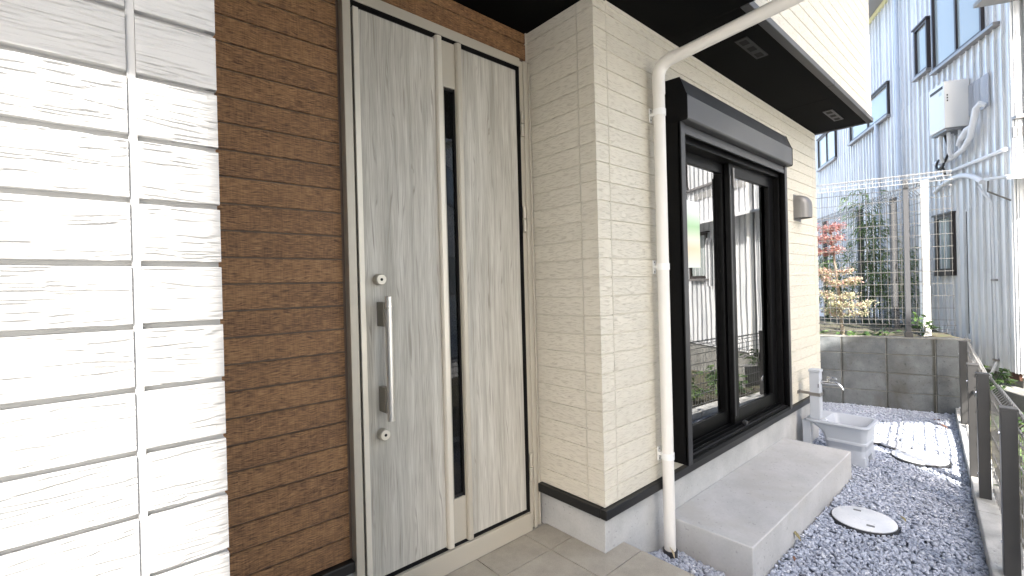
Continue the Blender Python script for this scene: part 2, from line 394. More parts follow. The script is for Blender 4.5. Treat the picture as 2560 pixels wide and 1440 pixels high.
def relief_board(length, h, seed, x0=0., sgn=1, side=0.):
    """board with pressed wood grain as real relief; outer face at local y = -T; sgn mirrors it along x; side adds the leg round the corner"""
    nu, nv = max(int(length/.005), 8), int(h/.00095)
    u, v = np.meshgrid(np.linspace(0, length, nu+1), np.linspace(0, h, nv+1), indexing='ij')
    w = vnoise(u/.16, v/.030, seed)-.5; w2 = vnoise(u/.05, v/.012, seed+1)-.5
    vv = v+.018*w+.0035*w2
    n_ = .80*vnoise(u/.038, vv/.0028, seed+2)+.20*vnoise(u/.018, vv/.0020, seed+3)
    str_ = np.clip(1.7*vnoise(u/.07, v/.016, seed+4), .25, 1)
    d = np.clip((.495-n_)/.08, 0, 1)
    d = T-.0019*d*str_+.0003*(vnoise(u/.01, v/.004, seed+5)-.5)
    d[0, :] = d[-1, :] = T-.0012; d[:, 0] = d[:, -1] = T-.0012
    V = np.stack([sgn*(x0+u), -d, v], -1).reshape(-1, 3).tolist(); F_ = []; q = nv+1
    for i in range(nu):
        for j in range(nv): F_.append((i*q+j, (i+1)*q+j, (i+1)*q+j+1, i*q+j+1))
    ring = [i*q for i in range(nu+1)]+[nu*q+j for j in range(1, nv+1)]+[i*q+nv for i in range(nu-1, -1, -1)]+[j for j in range(nv-1, 0, -1)]
    o = len(V); V += [(V[k][0], 0., V[k][2]) for k in ring]; m = len(ring)
    F_ += [(ring[k], o+k, o+(k+1) % m, ring[(k+1) % m]) for k in range(m)]
    if side:
        o = len(V); c = .0013
        for y in (-T+.0012, side):
            V += [(sgn*x, y, z) for x, z in ((-T*0+x0+T, 0), (x0+c, 0), (x0, c), (x0, h-c), (x0+c, h), (x0+T, h))]
        F_ += [(o+k, o+(k+1) % 6, o+6+(k+1) % 6, o+6+k) for k in range(6)]+[tuple(range(o+6, o+12))]
    me = bpy.data.meshes.new('board'); me.from_pydata(V, [], F_); me.update(); me.materials.append(M['white'])
    me.polygons.foreach_set('use_smooth', [True]*len(me.polygons)); me.set_sharp_from_angle(angle=R(55))
    return me
def white_boards(parent, z0, z1, phase, pitch):
    cs = courses(z0, z1, phase, pitch, .0080); main = {}; cor = {}
    for k, (a, b) in enumerate(cs):
        h = round(b-a, 4); key = (h, (k*5) % 7)
        if key not in main:
            main[key] = relief_board(3.3-1.5985, h, 100+key[1]*10); cor[key] = relief_board(.094, h, 300+key[1]*10, 0., -1, .094-T)
        place('board', main[key], (-3.3, -.45+T, a), parent)
        place('corner_board', cor[key], (-1.494, -.45+T, a), parent)
def courses(z0, z1, phase=PH, pitch=PT, gap=.0052):
    k = math.floor((z0-phase)/pitch); out = []
    while phase+k*pitch < z1-1e-6:
        a = max(z0, phase+k*pitch); b = min(z1, phase+(k+1)*pitch)
        if b-a > .012: out.append((a, b-(gap if b < z1 else .001)))
        k += 1
    return out
def boards(parent, mat, axis, plane, a0, a1, z0, z1, phase=PH, pitch=PT, split=None, name='board'):
    """plane = the outer face; the boards stand T proud of the wall core behind it"""
    for a, b in courses(z0, z1, phase, pitch, .0080 if mat == 'white' else .0052):
        cuts = [a0, a1]
        if split: cuts = split(a, b, a0, a1)
        for c0, c1 in zip(cuts[::2] if len(cuts) % 2 == 0 and len(cuts) > 2 else cuts[:-1], cuts[1::2] if len(cuts) % 2 == 0 and len(cuts) > 2 else cuts[1:]):
            me = board_mesh(name, mat, c1-c0, b-a, axis)
            place(name, me, (c0, plane+T, a) if axis == 'x' else (plane+T, c0, a), parent)
def corner_boards(parent, mat, x, y, leg, sx, z0, z1, phase=PH, pitch=PT):
    """L-shaped corner pieces: one leg on the front (-y) face, the other round the corner; sx=+1: wall runs to +x (corner is its left end)"""
    cache = {}
    for a, b in courses(z0, z1, phase, pitch, .0080 if mat == 'white' else .0052):
        h = round(b-a, 4)
        if h not in cache:
            c = .0013
            prof = [(T, 0), (c, 0), (0, c), (0, h-c), (c, h), (T, h)]     # offset inwards from the two faces
            m = MB()
            m.loft([[(sx*d, d, z) for d, z in prof], [(sx*leg, d, z) for d, z in prof]])
            m.loft([[(sx*d, d, z) for d, z in prof], [(sx*d, leg, z) for d, z in prof]])
            me = bpy.data.meshes.new('corner_board'); me.from_pydata(m.v, [], m.f); me.materials.append(M[mat]); me.update(); cache[h] = me
        place('corner_board', cache[h], (x, y, a), parent)

# ================================================================== SETTING
g = MB().add([(-400, -400, -.30), (400, -400, -.30), (400, 400, -.30), (-400, 400, -.30)], [(0, 1, 2, 3)])
tag(g.build('ground', 'street'), kind='structure')

# ================================================================== HOUSE
house = empty('house', (-.5, .5, -.2), 'new house with white, brown and cream board siding, black soffit and pale wood door', 'house')
# -- white wing on the left
ww = MB().box(-4.2, -1.4960, -.4385, .44, -.3, ZS).build('white_wall', 'white', house)
white_boards(ww, -.18, ZS-.002, 1.245-.086*20, .086)
MB().box(-1.5980, -1.5885, -.4463, -.438, -.18, ZS-.003).build('sealant_joint', 'sealant', ww)
# -- brown wall round the door
bw = MB().box(-1.4955, .0, .4345, .6, -.3, ZS).build('brown_wall', 'brown_trim', house)
def bsplit(a, b, a0, a1):
    k = round((a-PH)/PT)
    if k == 17: return [a0, -1.05, a1]
    if k == 12: return [a0, -1.17, a1]
    if k == 4: return [a0, -1.32, a1]
    return [a0, a1]
boards(bw, 'brown', 'x', D, -1.494, -.967, .207, 2.3, split=bsplit)
boards(bw, 'brown', 'x', D, -1.494, -.004, 2.3402, ZS-.002)
boards(bw, 'brown', 'x', D, -1.494, -.967, 2.3, 2.3402)
MB().box(-.967, -.957, .430, .4405, .207, 2.318).build('edge_trim', 'brown_trim', bw)
# -- cream return wall and window wall
cw = MB()
cw.box(.0055, .6, .0055, .6, .19, ZS)                                        # left of the window
cw.box(.6, 2.03, .0055, .2, .19, .26); cw.box(.6, 2.03, .0055, .2, 2.0, ZS)
cw.box(2.03, L-.0055, .0055, .6, .19, ZS)
cw = cw.build('cream_wall', 'cream_seal', house)
boards(cw, 'cream', 'y', 0, .0965, D-.004, .2156, ZS-.002)
MB().box(.0008, T, .0921, .0949, .2156, ZS-.003).build('sealant_joint', 'cream_seal', cw)
corner_boards(cw, 'cream', 0, 0, .090, 1, .2156, ZS-.002)
MB().box(.0921, .0949, .0008, T, .2156, ZS-.003).build('sealant_joint', 'cream_seal', cw)
def wsplit(a, b, a0, a1):
    m = (a+b)/2
    if .24 < m < 2.02: return [a0, .60, 2.03, a1]
    if m > 2.2: return [a0, .573, a1]
    return [a0, a1]
boards(cw, 'cream', 'x', 0, .0965, 3.032, .2156, ZS-.002, split=wsplit)
corner_boards(cw, 'cream', L, 0, .090, -1, .2156, ZS-.002)
MB().box(3.0325, 3.0375, .003, T, .2156, ZS-.003).build('sealant_joint', 'cream_seal', cw)
MB().box(-.004, .008, D-.006, D+.01, .0, ZS).build('corner_bead', 'cream_seal', cw)
MB().box(.012, .075, -.0035, .006, ZS-.018, ZS-.001).box(.09, L, -.0035, .006, ZS-.018, ZS-.001).build('top_bead', 'cream_seal', cw)
# -- upper floor: bay over the window, deeper box over the porch
up = MB().box(XI+.001, L-.0055, OV+.0055, 3, ZS+.03, 5.149).build('bay_wall', 'cream_seal', house)
boards(up, 'cream', 'x', OV, XI+.003, L-.0955, ZS+.034, 4.75)
corner_boards(up, 'cream', L, OV, .094, -1, ZS+.034, 4.75)
MB().box(-4.2, XI, -1.20, 3, ZS+.03, 5.149).build('upper_wall', 'white', house)
MB().box(-4.5, L+.4, -1.9, 8.3, 5.15, 5.3).build('roof', 'eave', house)
MB().box(-4.2, .3, .6, 8, -.3, 5.149).box(2.4, L-T, .6, 8, -.3, 5.149).box(.3, 2.4, 2.6, 8, -.3, 5.149).build('body_wall', 'cream_seal', house)
rm = MB().box(.3, 2.4, .2, 2.6, 2.3, 2.35).box(.3, .31, .2, 2.6, .3, 2.3).box(2.39, 2.4, .2, 2.6, .3, 2.3).box(.31, 2.39, 2.59, 2.6, .3, 2.3).build('room_wall', 'room', house)
MB().box(.31, 2.39, .2, 2.59, .25, .3).build('room_floor', 'room_floor', house)
# soffit
MB().box(-4.2, XI-.001, -1.20, D+.012, ZS, ZS+.029).build('soffit_panel', 'soffit', house)
MB().box(XI+.001, 2.255, OV+.03, .011, ZS, ZS+.029).build('soffit_panel', 'soffit', house)
MB().box(2.259, L-.002, OV+.03, .011, ZS, ZS+.029).build('soffit_panel', 'soffit', house)
dt = MB().box(XI-.004, L+.006, OV-.012, OV+.029, ZS-.006, ZS+.030).build('drip_trim', 'trim', house, bevel=.003)
MB().box(2.0, 2.003, OV-.0125, OV+.0295, ZS-.0065, ZS+.031).build('trim_joint', 'gasket', dt)
MB().box(L-.03, L+.006, OV+.0295, .03, ZS-.006, ZS+.030).build('drip_trim', 'trim', house, bevel=.003)
for i, (vx0, vx1, vy, mm) in enumerate(((.92, 1.22, -.255, 'vent_black'), (2.52, 2.84, -.245, 'vent_char'))):
    v = MB().box(vx0, vx1, vy-.032, vy+.032, ZS-.006, ZS-.0005).build('soffit_vent', mm, house, bevel=.002)
    w = (vx1-vx0)/3.6
    for k in range(3):
        c = vx0+(vx1-vx0)*(k+.5)/3
        MB().box(c-w*.33, c+w*.33, vy-.018, vy+.018, ZS-.0075, ZS-.0062).build('vent_slot', 'vent_dark', v)
# foundation and flashing
MB().box(.02, L-.02, .02, .5, -.35, .178).box(-1.5, .019, .45, .6, -.35, .178).build('foundation', 'found', house, bevel=.003)
fl = MB()
def Lfl(pts, inward):   # folded strip: top lip, front face, small drip
    pass
fl.box(-.022, L+.01, -.022, .011, .170, .2125); fl.box(-.0222, .0115, .0112, D-.03, .170, .2125)
fl.build('flashing', 'flash', house, bevel=.004)
MB().box(-1.5, -.958, .403, .44, .165, .205).build('flashing', 'flash', house, bevel=.004)
MB().box(-1.506, -.958, .425, .45, -.2, .165).build('foundation', 'found', house)

# -- entrance door
door = empty('entrance_door', (-.5, .42, 0), parent=house)
FY = .392
df = MB().box(-.957, -.926, FY, .44, .0, 2.312)
df.box(-.077, -.006, FY+.012, .44, 0, 2.312); df.box(-.052, -.034, FY, FY+.012, 0, 2.312); df.box(-.016, -.006, FY+.004, FY+.012, 0, 2.312)
df.box(-.926, -.077, FY, .44, 2.276, 2.312); df.box(-.926, -.077, FY+.003, .44, 2.3121, 2.318)
df.box(-.926, -.077, FY-.008, .44, .0, .088)
df = df.build('door_frame', 'champ', door, bevel=.002)
MB().box(-.9255, -.0775, .424, .44, .0885, 2.2755).box(-.0792, -.0772, .3995, .424, .09, 2.274).box(-.9255, -.0795, .3975, .424, 2.2738, 2.2758).box(-.9255, -.0795, .399, .424, .0882, .0915).box(-.9255, -.9175, .410, .424, .092, 2.273).build('gasket', 'gasket', df)
MB().box(-.914, -.8925, .400, .423, .098, 2.258).build('edge_stile', 'champ_lt', door, bevel=.002)
MB().box(-.892, -.5605, .4045, .423, .102, 2.256).build('left_panel', 'doorwood', door, bevel=.001)
MB().box(-.4285, -.097, .4045, .423, .102, 2.256).build('right_panel', 'doorwood', door, bevel=.001)
st = MB()
for x0, x1 in ((-.560, -.531), (-.457, -.429)):
    xm = x0+.010 if x0 < -.5 else x1-.012
    st = MB().loft([[(x0, .423, z), (x0, .396, z), (x0+.006, .388, z), (x1-.005, .386, z), (x1, .392, z), (x1, .423, z)] for z in (.094, 2.268)])
    st.build('trim_strip', 'champ_lt' if x0 < -.5 else 'champ', door, bevel=.001)
MB().box(-.5305, -.4575, .404, .423, 2.066, 2.262).build('metal_panel', 'champ', door)
MB().box(-.5305, -.4575, .404, .423, .100, .288).build('metal_panel', 'champ', door)
MB().box(-.5305, -.518, .404, .423, .288, 2.066).box(-.4595, -.4575, .404, .423, .288, 2.066).build('glass_surround', 'champ', door)
MB().box(-.518, -.4595, .418, .422, .288, 2.066).build('glass_slit', 'wireglass', door)
MB().box(-.518, -.515, .412, .4175, .288, 2.066).box(-.4635, -.4595, .406, .4175, .288, 2.066).box(-.515, -.4635, .412, .4175, 2.055, 2.066).box(-.515, -.4635, .412, .4175, .288, .300).build('glass_bead', 'gasket', door)
MB().box(-.53, -.45, .4225, .4235, .28, 2.07).build('dark_liner', 'gasket', door)
hd = MB().tube([(-.829, .345, .704), (-.829, .345, 1.174)], .0145, 20).build('handle', 'steel', door, smooth=True, bevel=.002)
for z0, z1 in ((1.060, 1.152), (.735, .830)):
    MB().box(-.848, -.826, .350, .405, z0, z1).build('handle_mount', 'handle_box', hd, bevel=.0015)
for z in (1.237, .648):
    lk = MB().cyl((-.841, .405, z), (-.841, .372, z), .0215, 28).build('lock_cylinder', 'champ', door, smooth=True, bevel=.003)
    MB().cyl((-.841, .3722, z), (-.841, .3705, z), .0185, 28).build('lock_face', 'champ_lt', lk, smooth=True, bevel=.0006)
    MB().cyl((-.841, .3706, z), (-.841, .3698, z), .0055, 14).build('key_hole', 'gasket', lk)
for z0, z1 in ((1.935, 2.058), (1.466, 1.590), (.242, .374)):
    h = MB().cyl((-.070, .392, z0), (-.070, .392, z0+(z1-z0)*.48), .0085, 12).cyl((-.070, .392, z0+(z1-z0)*.52), (-.070, .392, z1), .0085, 12).build('hinge', 'champ', door, smooth=True, bevel=.001)

# -- sliding window with roller-shutter box
win = empty('shutter_window', (1.31, 0, .25), parent=house)
WX0, WX1, WY = .554, 2.069, -.098
MB().box(WX0, WX0+.012, WY+.004, .06, .285, 2.008).box(WX0, WX0+.044, WY, WY+.014, .272, 2.008).build('jamb', 'black', win, bevel=.0015)
MB().box(WX1-.012, WX1, WY+.004, .06, .285, 2.008).box(WX1-.044, WX1, WY, WY+.014, .272, 2.008).build('jamb', 'black', win, bevel=.0015)
MB().box(WX0+.002, WX0+.044, WY-.003, WY-.0005, .272, 2.006).build('guide_rail', 'guide', win, bevel=.001)
MB().box(WX1-.044, WX1-.002, WY-.003, WY-.0005, .272, 2.006).build('guide_rail', 'guide', win, bevel=.001)
YB = -.138
prof = [(0, 2.008), (YB+.008, 2.008), (YB, 2.016), (YB, 2.130), (YB+.006, 2.140), (-.100, 2.226), (0, 2.232)]
sb = MB().loft([[(x, y, z) for y, z in prof] for x in (WX0+.004, WX1-.004)]).build('shutter_box', 'shutter', win, bevel=.003, seg=3)
for x in (WX0-.001, WX1-.0038):
    MB().loft([[(xx, y-(.002 if y < -.01 else 0), z+(.002 if z > 2.1 else -.002)) for y, z in prof] for xx in (x, x+.0048)]).build('end_cap', 'black', sb, bevel=.001)
# head: stepped rails seen below the box
MB().box(WX0+.044, WX1-.044, WY+.012, .05, 1.978, 2.008).box(WX0+.044, WX1-.044, WY+.0, WY+.012, 1.955, 1.982).build('head_rail', 'guide', win, bevel=.0015)
MB().box(WX0+.044, WX1-.044, WY+.004, WY+.016, 1.984, 2.004).build('shutter_slat', 'shutter', win, bevel=.002)
MB().box(WX0+.012, WX1-.012, -.06, .08, 1.93, 1.977).build('frame_head', 'black', win, bevel=.0015)
MB().box(WX0+.012, WX0+.052, -.06, .08, .30, 1.93).build('frame_side', 'black', win, bevel=.0015)
MB().box(WX1-.052, WX1-.012, -.06, .08, .30, 1.93).build('frame_side', 'black', win, bevel=.0015)
sl = MB().box(WX0+.012, WX1-.012, WY+.001, .08, .268, .290).box(WX0+.044, WX1-.044, WY+.014, WY+.020, .290, .300).box(WX0+.05, WX1-.05, -.058, -.050, .290, .308).box(WX0+.05, WX1-.05, -.030, -.024, .290, .312)
sl.box(WX0+.05, WX1-.05, -.002, .004, .290, .315).box(WX0+.05, WX1-.05, .028, .034, .290, .318).build('sill_track', 'black', win, bevel=.001)
MB().box(WX0+.05, WX1-.05, WY+.022, -.060, .2905, .296).build('track_plate', 'guide', win)
def sash(x0, x1, y0, y1, z0, z1, sl_, sr_, rt, rb, nm):
    f = MB().box(x0, x0+sl_, y0, y1, z0, z1).box(x1-sr_, x1, y0, y1, z0, z1).box(x0+sl_, x1-sr_, y0, y1, z1-rt, z1).box(x0+sl_, x1-sr_, y0, y1, z0, z0+rb)
    f = f.build('sash', 'black', win, bevel=.0015)
    ym = (y0+y1)/2
    MB().box(x0+sl_-.001, x1-sr_+.001, ym-.003, ym+.003, z0+rb-.001, z1-rt+.001).build('pane', 'glass', f)
    # pale spacer bar and gasket round the pane
    e = MB(); a = .010
    e.box(x0+sl_, x0+sl_+a, ym+.004, ym+.012, z0+rb, z1-rt).box(x1-sr_-a, x1-sr_, ym+.004, ym+.012, z0+rb, z1-rt)
    e.box(x0+sl_+a, x1-sr_-a, ym+.004, ym+.012, z0+rb, z0+rb+a).box(x0+sl_+a, x1-sr_-a, ym+.004, ym+.012, z1-rt-a, z1-rt)
    e.build('spacer_bar', 'vent_grey', f)
    return f
s1 = sash(1.285, 2.012, -.024, .006, .312, 1.930, .070, .080, .072, .078, 'r')
s2 = sash(.606, 1.352, .014, .044, .315, 1.930, .080, .085, .062, .075, 'l')
MB().box(1.330, 1.334+.012, -.032, -.0245, 1.78, 1.905).build('latch_plate', 'bsill', s1, bevel=.001)
MB().box(1.285-.002, 1.297, -.030, -.0245, .36, 1.85).build('meeting_strip', 'guide', s1)
MB().box(1.325, 1.352, -.075, -.050, .302, .328).build('door_stop', 'guide', win, bevel=.003)
tag(MB().box(.72, .985, .0245, .0254, 1.28, 1.66).build('notice_sheet', 'notice'), 'pale printed notice sheet on the left window pane', 'notice')

# -- rain pipe
PX, PY = .440, -.052
dpts = [(PX, PY, -.14)]+[(PX, PY, 2.17)]+arc((PX, PY, 2.20), (PX, PY, 2.268), (PX, PY-.075, 2.276), 8)[1:]+[(PX, -.75, 2.318), (PX, -1.20, 2.346)]
dp = MB().tube(dpts, .028, 24).build('downpipe', 'pipe', house, smooth=True)
MB().tube([(PX, PY, 2.125), (PX, PY, 2.19)]+arc((PX, PY, 2.20), (PX, PY, 2.270), (PX, PY-.075, 2.278), 8)[1:]+[(PX, PY-.10, 2.2796)], .0305, 24).build('elbow_joint', 'pipe', dp, smooth=True)
MB().tube([(PX, PY, -.22), (PX, PY, -.118)], .0345, 24).build('pipe_sleeve', 'dark_plastic', dp, smooth=True)
for z in (2.035, 1.277, .344):
    b = MB().tube([(PX, PY, z-.016), (PX, PY, z+.016)], .0312, 24)
    b.box(PX-.006, PX+.004, PY+.028, .0, z-.007, z+.007).box(PX-.010, PX+.008, -.006, .0002, z-.034, z+.034)
    b = b.build('pipe_bracket', 'white_plastic', dp, smooth=True)
    for dz in (-.024, .024): MB().cyl((PX-.002, -.006, z+dz), (PX-.002, -.0078, z+dz), .004, 10).build('screw', 'strap', b)
# -- vent hood on the window wall
hx, hz = 2.60, 1.69
rings = []
for i in range(9):
    t = i/8; a = t*math.pi/2
    d = .105*math.cos(a)**.8 if i < 8 else .012; zz = hz+.10+.085*math.sin(a); w = .078*(math.cos(a)**.45 if i < 8 else .25)
    rings.append([(hx+w*math.cos(q), -.002-max(d, .012)*math.sin(q)**.75 if 0 < q < math.pi else -.002, zz) for q in [math.pi*k/12 for k in range(13)]])
rings = [[(hx+.078*math.cos(q), -.002-.105*(math.sin(q)**.75 if 0 < q < math.pi else 0), hz) for q in [math.pi*k/12 for k in range(13)]]]+rings
vh = MB().loft(rings, cap0=False).build('vent_hood', 'hood', house, smooth=True)
MB().box(hx-.085, hx+.085, -.004, .0, hz-.02, hz+.19).build('hood_plate', 'hood', vh, bevel=.002)
MB().cyl((hx, -.001, hz+.09), (hx, -.05, hz+.075), .055, 20).build('vent_throat', 'vent_dark', vh)

# ================================================================== PORCH
porch = tag(MB().box(-2.6, .150, -1.55, .45, -.30, -.007).build('porch_slab', 'grout', bevel=.002), kind='structure')
TS = .29
for i in range(9):
    for j in range(8):
        x1 = .155-i*TS; x0 = x1-TS+.004; y1 = min(.21-(j-1)*TS, .384); y0 = .21-j*TS+.004
        if j == 0: y0, y1 = .214, .384
        if x0 < -2.5 or (x0 < -1.55 and y0 > -.44): continue
        if x1 > .02 and y1 > .02:        # cut round the house corner
            if y0 > .02: x1 = .0195
            else:
                MB().loft([[(x0, y0, z), (x1, y0, z), (x1, .0195, z), (.0195, .0195, z), (.0195, y1, z), (x0, y1, z)] for z in (-.012, 0)]).build('tile', 'tile', porch, bevel=.0015); continue
        MB().box(x0, x1, y0, y1, -.012, 0).build('tile', 'tile', porch, bevel=.0015)

# ================================================================== STEP
stp = MB().box(.534, 2.236, -.406, .0195, -.34, -.007).build('concrete_step', 'step', bevel=.006, seg=3)
tag(stp, 'low grey concrete step below the black sliding window', 'step')

# ================================================================== BLOCK WALL
ba = R(106.5); bd = Vector((math.cos(ba), math.sin(ba), 0)); bn = Vector((-bd.y, bd.x, 0)); BP = Vector((4.547, -.217, 0))
def BW(s, h, z): return BP+bd*s-bn*h+Vector((0, 0, z))          # h>0: behind the face
blk = empty('block_wall', BW(.3, .06, -.3), 'weathered grey concrete block retaining wall behind the gravel strip', 'wall')
MB().obox(BW(-.66, .008, -.4), bd*3.2, -bn*.105, Vector((0, 0, .4+.553))).build('mortar_core', 'grey_conc', blk)
zc = [-.40, -.2, -.0115, .1833, .3826, .562]
js = [-.655, -.400, -.006, .3795, .765, 1.150, 1.535, 1.92]
for a, b in zip(zc[:-1], zc[1:]):
    for s0, s1_ in zip(js[:-1], js[1:]):
        g0 = .005; e = random.uniform(-.0015, .0015)
        MB().obox(BW(s0+g0, e, a+g0), bd*(s1_-s0-2*g0+ (0 if s0 > -.5 else 0)), -bn*.0075, Vector((0, 0, b-a-2*g0))).build('block', 'block', blk, bevel=.0022, seg=1)
MB().obox(BW(-.66, -.004, .5525), bd*3.2, -bn*.13, Vector((0, 0, .012))).build('coping', 'grey_conc', blk, bevel=.003)
rg = MB().add([BW(-.66, .10, .53), BW(-.66, .10, -.4), BW(-.30, 1.6, .53), BW(9, .10, .53), BW(9, 9, .53), BW(.5, 9, .53)], [(0, 2, 5, 4, 3)])
rg = MB()
n = 40; P = []
import itertools
for i in range(n+1):
    for j in range(25):
        s = -.64+ (i/n)**1.5*6; h = .112+j/24*3.2
        p = BW(s, h, .545); P.append((p.x, p.y, .545+.02*math.sin(p.x*9)*math.cos(p.y*7)+random.uniform(-.008, .008)))
rg.add(P, [(i*25+j, i*25+j+1, (i+1)*25+j+1, (i+1)*25+j) for i in range(n) for j in range(24)])
tag(rg.build('raised_ground', 'soil', smooth=True), kind='structure')
MB_r = MB().obox(BW(-.655, .113, -.4), -bn*1.2, bd*.10, Vector((0, 0, .93)))
tag(MB_r.build('retaining_end', 'grey_conc'), kind='structure')

# ================================================================== KERB AND SOIL STRIP
k0 = Vector((4.68, -.731, 0)); kd = (Vector((1.395, -1.108, 0))-Vector((4.532, -.748, 0))).normalized(); kn = Vector((-kd.y, kd.x, 0))
if kn.y > 0: kn = -kn
kb = MB()
for i in range(7):
    o = k0+kd*(i*.9); kb = MB().obox(o+Vector((0, 0, -.34)), kd*.896, kn*.13, Vector((0, 0, .34-.118+random.uniform(-.003, .003))))
    o2 = kb.build('kerb', 'kerb', bevel=.006); tag(o2, kind='structure')
def KB(t, h, z): return k0+kd*t+kn*h+Vector((0, 0, z))
P = []; n = 60
for i in range(n+1):
    for j in range(13):
        p = KB(-.3+i/n*7, .11+j/12*2.6, 0); P.append((p.x, p.y, -.165+.03*math.sin(p.x*5+p.y*3)+random.uniform(-.012, .012)))
so = MB().add(P, [(i*13+j, i*13+j+1, (i+1)*13+j+1, (i+1)*13+j) for i in range(n) for j in range(12)])
tag(so.build('soil', 'soil', smooth=True), kind='structure')

# ================================================================== GRAVEL
base = MB().add([(.15, .03, GZ-.02), (.15, -1.3, GZ-.02), (4.9, -.65, GZ-.02), (4.4, 2, GZ-.02), (3.3, 2, GZ-.02), (3.3, .03, GZ-.02)], [(0, 1, 2, 3, 4, 5)])
tag(base.build('gravel_bed', 'bed'), kind='structure')
def gravel():
    phi = (1+5**.5)/2
    iv = np.array([(-1, phi, 0), (1, phi, 0), (-1, -phi, 0), (1, -phi, 0), (0, -1, phi), (0, 1, phi), (0, -1, -phi), (0, 1, -phi), (phi, 0, -1), (phi, 0, 1), (-phi, 0, -1), (-phi, 0, 1)])/math.hypot(1, phi)
    fi = np.array([(0, 11, 5), (0, 5, 1), (0, 1, 7), (0, 7, 10), (0, 10, 11), (1, 5, 9), (5, 11, 4), (11, 10, 2), (10, 7, 6), (7, 1, 8), (3, 9, 4), (3, 4, 2), (3, 2, 6), (3, 6, 8), (3, 8, 9), (4, 9, 5), (2, 4, 11), (6, 2, 10), (8, 6, 7), (9, 8, 1)])
    N = 98000
    x = rng.uniform(.15, 4.75, N); y = rng.uniform(-1.25, .9, N)
    yk = -.731+(x-4.68)*(kd.y/kd.x)
    keep = (y > yk+.004) & ~((x < 3.12) & (y > .012)) & ~((x > .525) & (x < 2.245) & (y > -.414)) & ~((x < .165) )
    sb_ = (x-BP.x)*bn.x+(y-BP.y)*bn.y; keep &= sb_ > .004
    for (lx, ly, lr) in LIDS: keep &= (x-lx)**2+(y-ly)**2 > (lr+.012)**2
    keep &= (x-PX)**2+(y-PY)**2 > .036**2
    x, y = x[keep], y[keep]; N = len(x)
    far = np.clip((x-1.0)/4, 0, 1)
    sz = rng.lognormal(math.log(.0080), .28, N); sz = np.clip(sz, .0042, .016)
    lvl = GZ+.012*np.sin(x*3.1+1)*np.cos(y*4.3)+np.where(x < .53, .055*np.clip((.62-x)/.3, 0, 1)*np.clip((y+.55)/.5, 0, 1), 0)
    z = lvl+rng.uniform(-.010, .006, N)
    sc = sz[:, None]*np.stack([rng.uniform(.9, 1.5, N), rng.uniform(.75, 1.1, N), rng.uniform(.45, .8, N)], 1)
    jit = rng.uniform(.72, 1.22, (N, 12, 1))
    v = iv[None]*jit*sc[:, None, :]
    # random rotation: yaw, then tilt
    ya, tl, ta = rng.uniform(0, 6.28, N), rng.normal(0, .45, N), rng.uniform(0, 6.28, N)
    c, s = np.cos(ya)[:, None], np.sin(ya)[:, None]
    v = np.stack([v[..., 0]*c-v[..., 1]*s, v[..., 0]*s+v[..., 1]*c, v[..., 2]], -1)
    c, s = np.cos(tl)[:, None], np.sin(tl)[:, None]
    v = np.stack([v[..., 0], v[..., 1]*c-v[..., 2]*s, v[..., 1]*s+v[..., 2]*c], -1)
    v += np.stack([x, y, z], 1)[:, None, :]
    f = (fi[None]+(np.arange(N)*12)[:, None, None]).reshape(-1, 3)
    me = bpy.data.meshes.new('gravel'); v = v.reshape(-1, 3)
    me.vertices.add(len(v)); me.vertices.foreach_set('co', v.ravel())
    me.loops.add(f.size); me.loops.foreach_set('vertex_index', f.ravel().astype(np.int32))
    me.polygons.add(len(f)); me.polygons.foreach_set('loop_start', np.arange(0, f.size, 3, dtype=np.int32)); me.polygons.foreach_set('loop_total', np.full(len(f), 3, np.int32))
    me.update(calc_edges=True)
    t = np.clip(rng.normal(.5, .22, N)+(rng.random(N) < .06)*.45, 0, 1)
    at = me.attributes.new('tint', 'FLOAT', 'POINT'); at.data.foreach_set('value', np.repeat(t, 12).astype(np.float32))
    me.materials.append(M['gravel'])
    o = place('gravel', me, (0, 0, 0)); tag(o, 'loose blue grey crushed stone gravel covering the side strip', 'gravel', kind='stuff')
LIDS = [(1.565, -.605, .150), (2.955, -.675, .165), (3.23, -.32, .125), (3.165, -.50, .098)]
gravel()

# ================================================================== INSPECTION LIDS
def lid(i, label, grey=False):
    x, y, r = LIDS[i]; z = GZ+.014
    e = empty('inspection_lid', (x, y, z-.02), label, 'drain lid', 'drain lids in the gravel')
    MB().lathe((x, y, z), [(r+.006, -.03), (r+.006, .004), (r+.004, .007), (r+.001, .007), (r+.001, -.03)], 48).build('rim', 'lid_rim', e, smooth=True)
    MB().lathe((x, y, z), [(r-.001, -.02), (r-.001, .010), (r-.006, .0135), (.0001, .0145)], 48).build('cover', 'lid_grey' if grey else 'lid_white', e, smooth=True)
    a0 = R(30+40*i)
    if not grey:
        for sg in (-1, 1):
            cx, cy = x+sg*math.cos(a0)*r*.62, y+sg*math.sin(a0)*r*.62
            d = Vector((math.cos(a0+1.2), math.sin(a0+1.2), 0)); q = Vector((-d.y, d.x, 0))
            MB().obox(Vector((cx, cy, z+.0135))-d*.018-q*.009, d*.036, q*.018, Vector((0, 0, .0022))).build('lifting_slot', 'vent_grey', e)
        MB().lathe((x, y, z+.0138), [(.030, 0), (.030, .002), (.026, .0022), (.0001, .0022)], 24).build('boss', 'lid_white', e, smooth=True)
lid(0, 'white round drain lid nearest the camera, in front of the concrete step')
lid(1, 'large white round drain lid beside the kerb, beyond the sink')
lid(2, 'white drain lid partly hidden behind the sink basin')
lid(3, 'small grey concrete drain lid between two white ones', True)

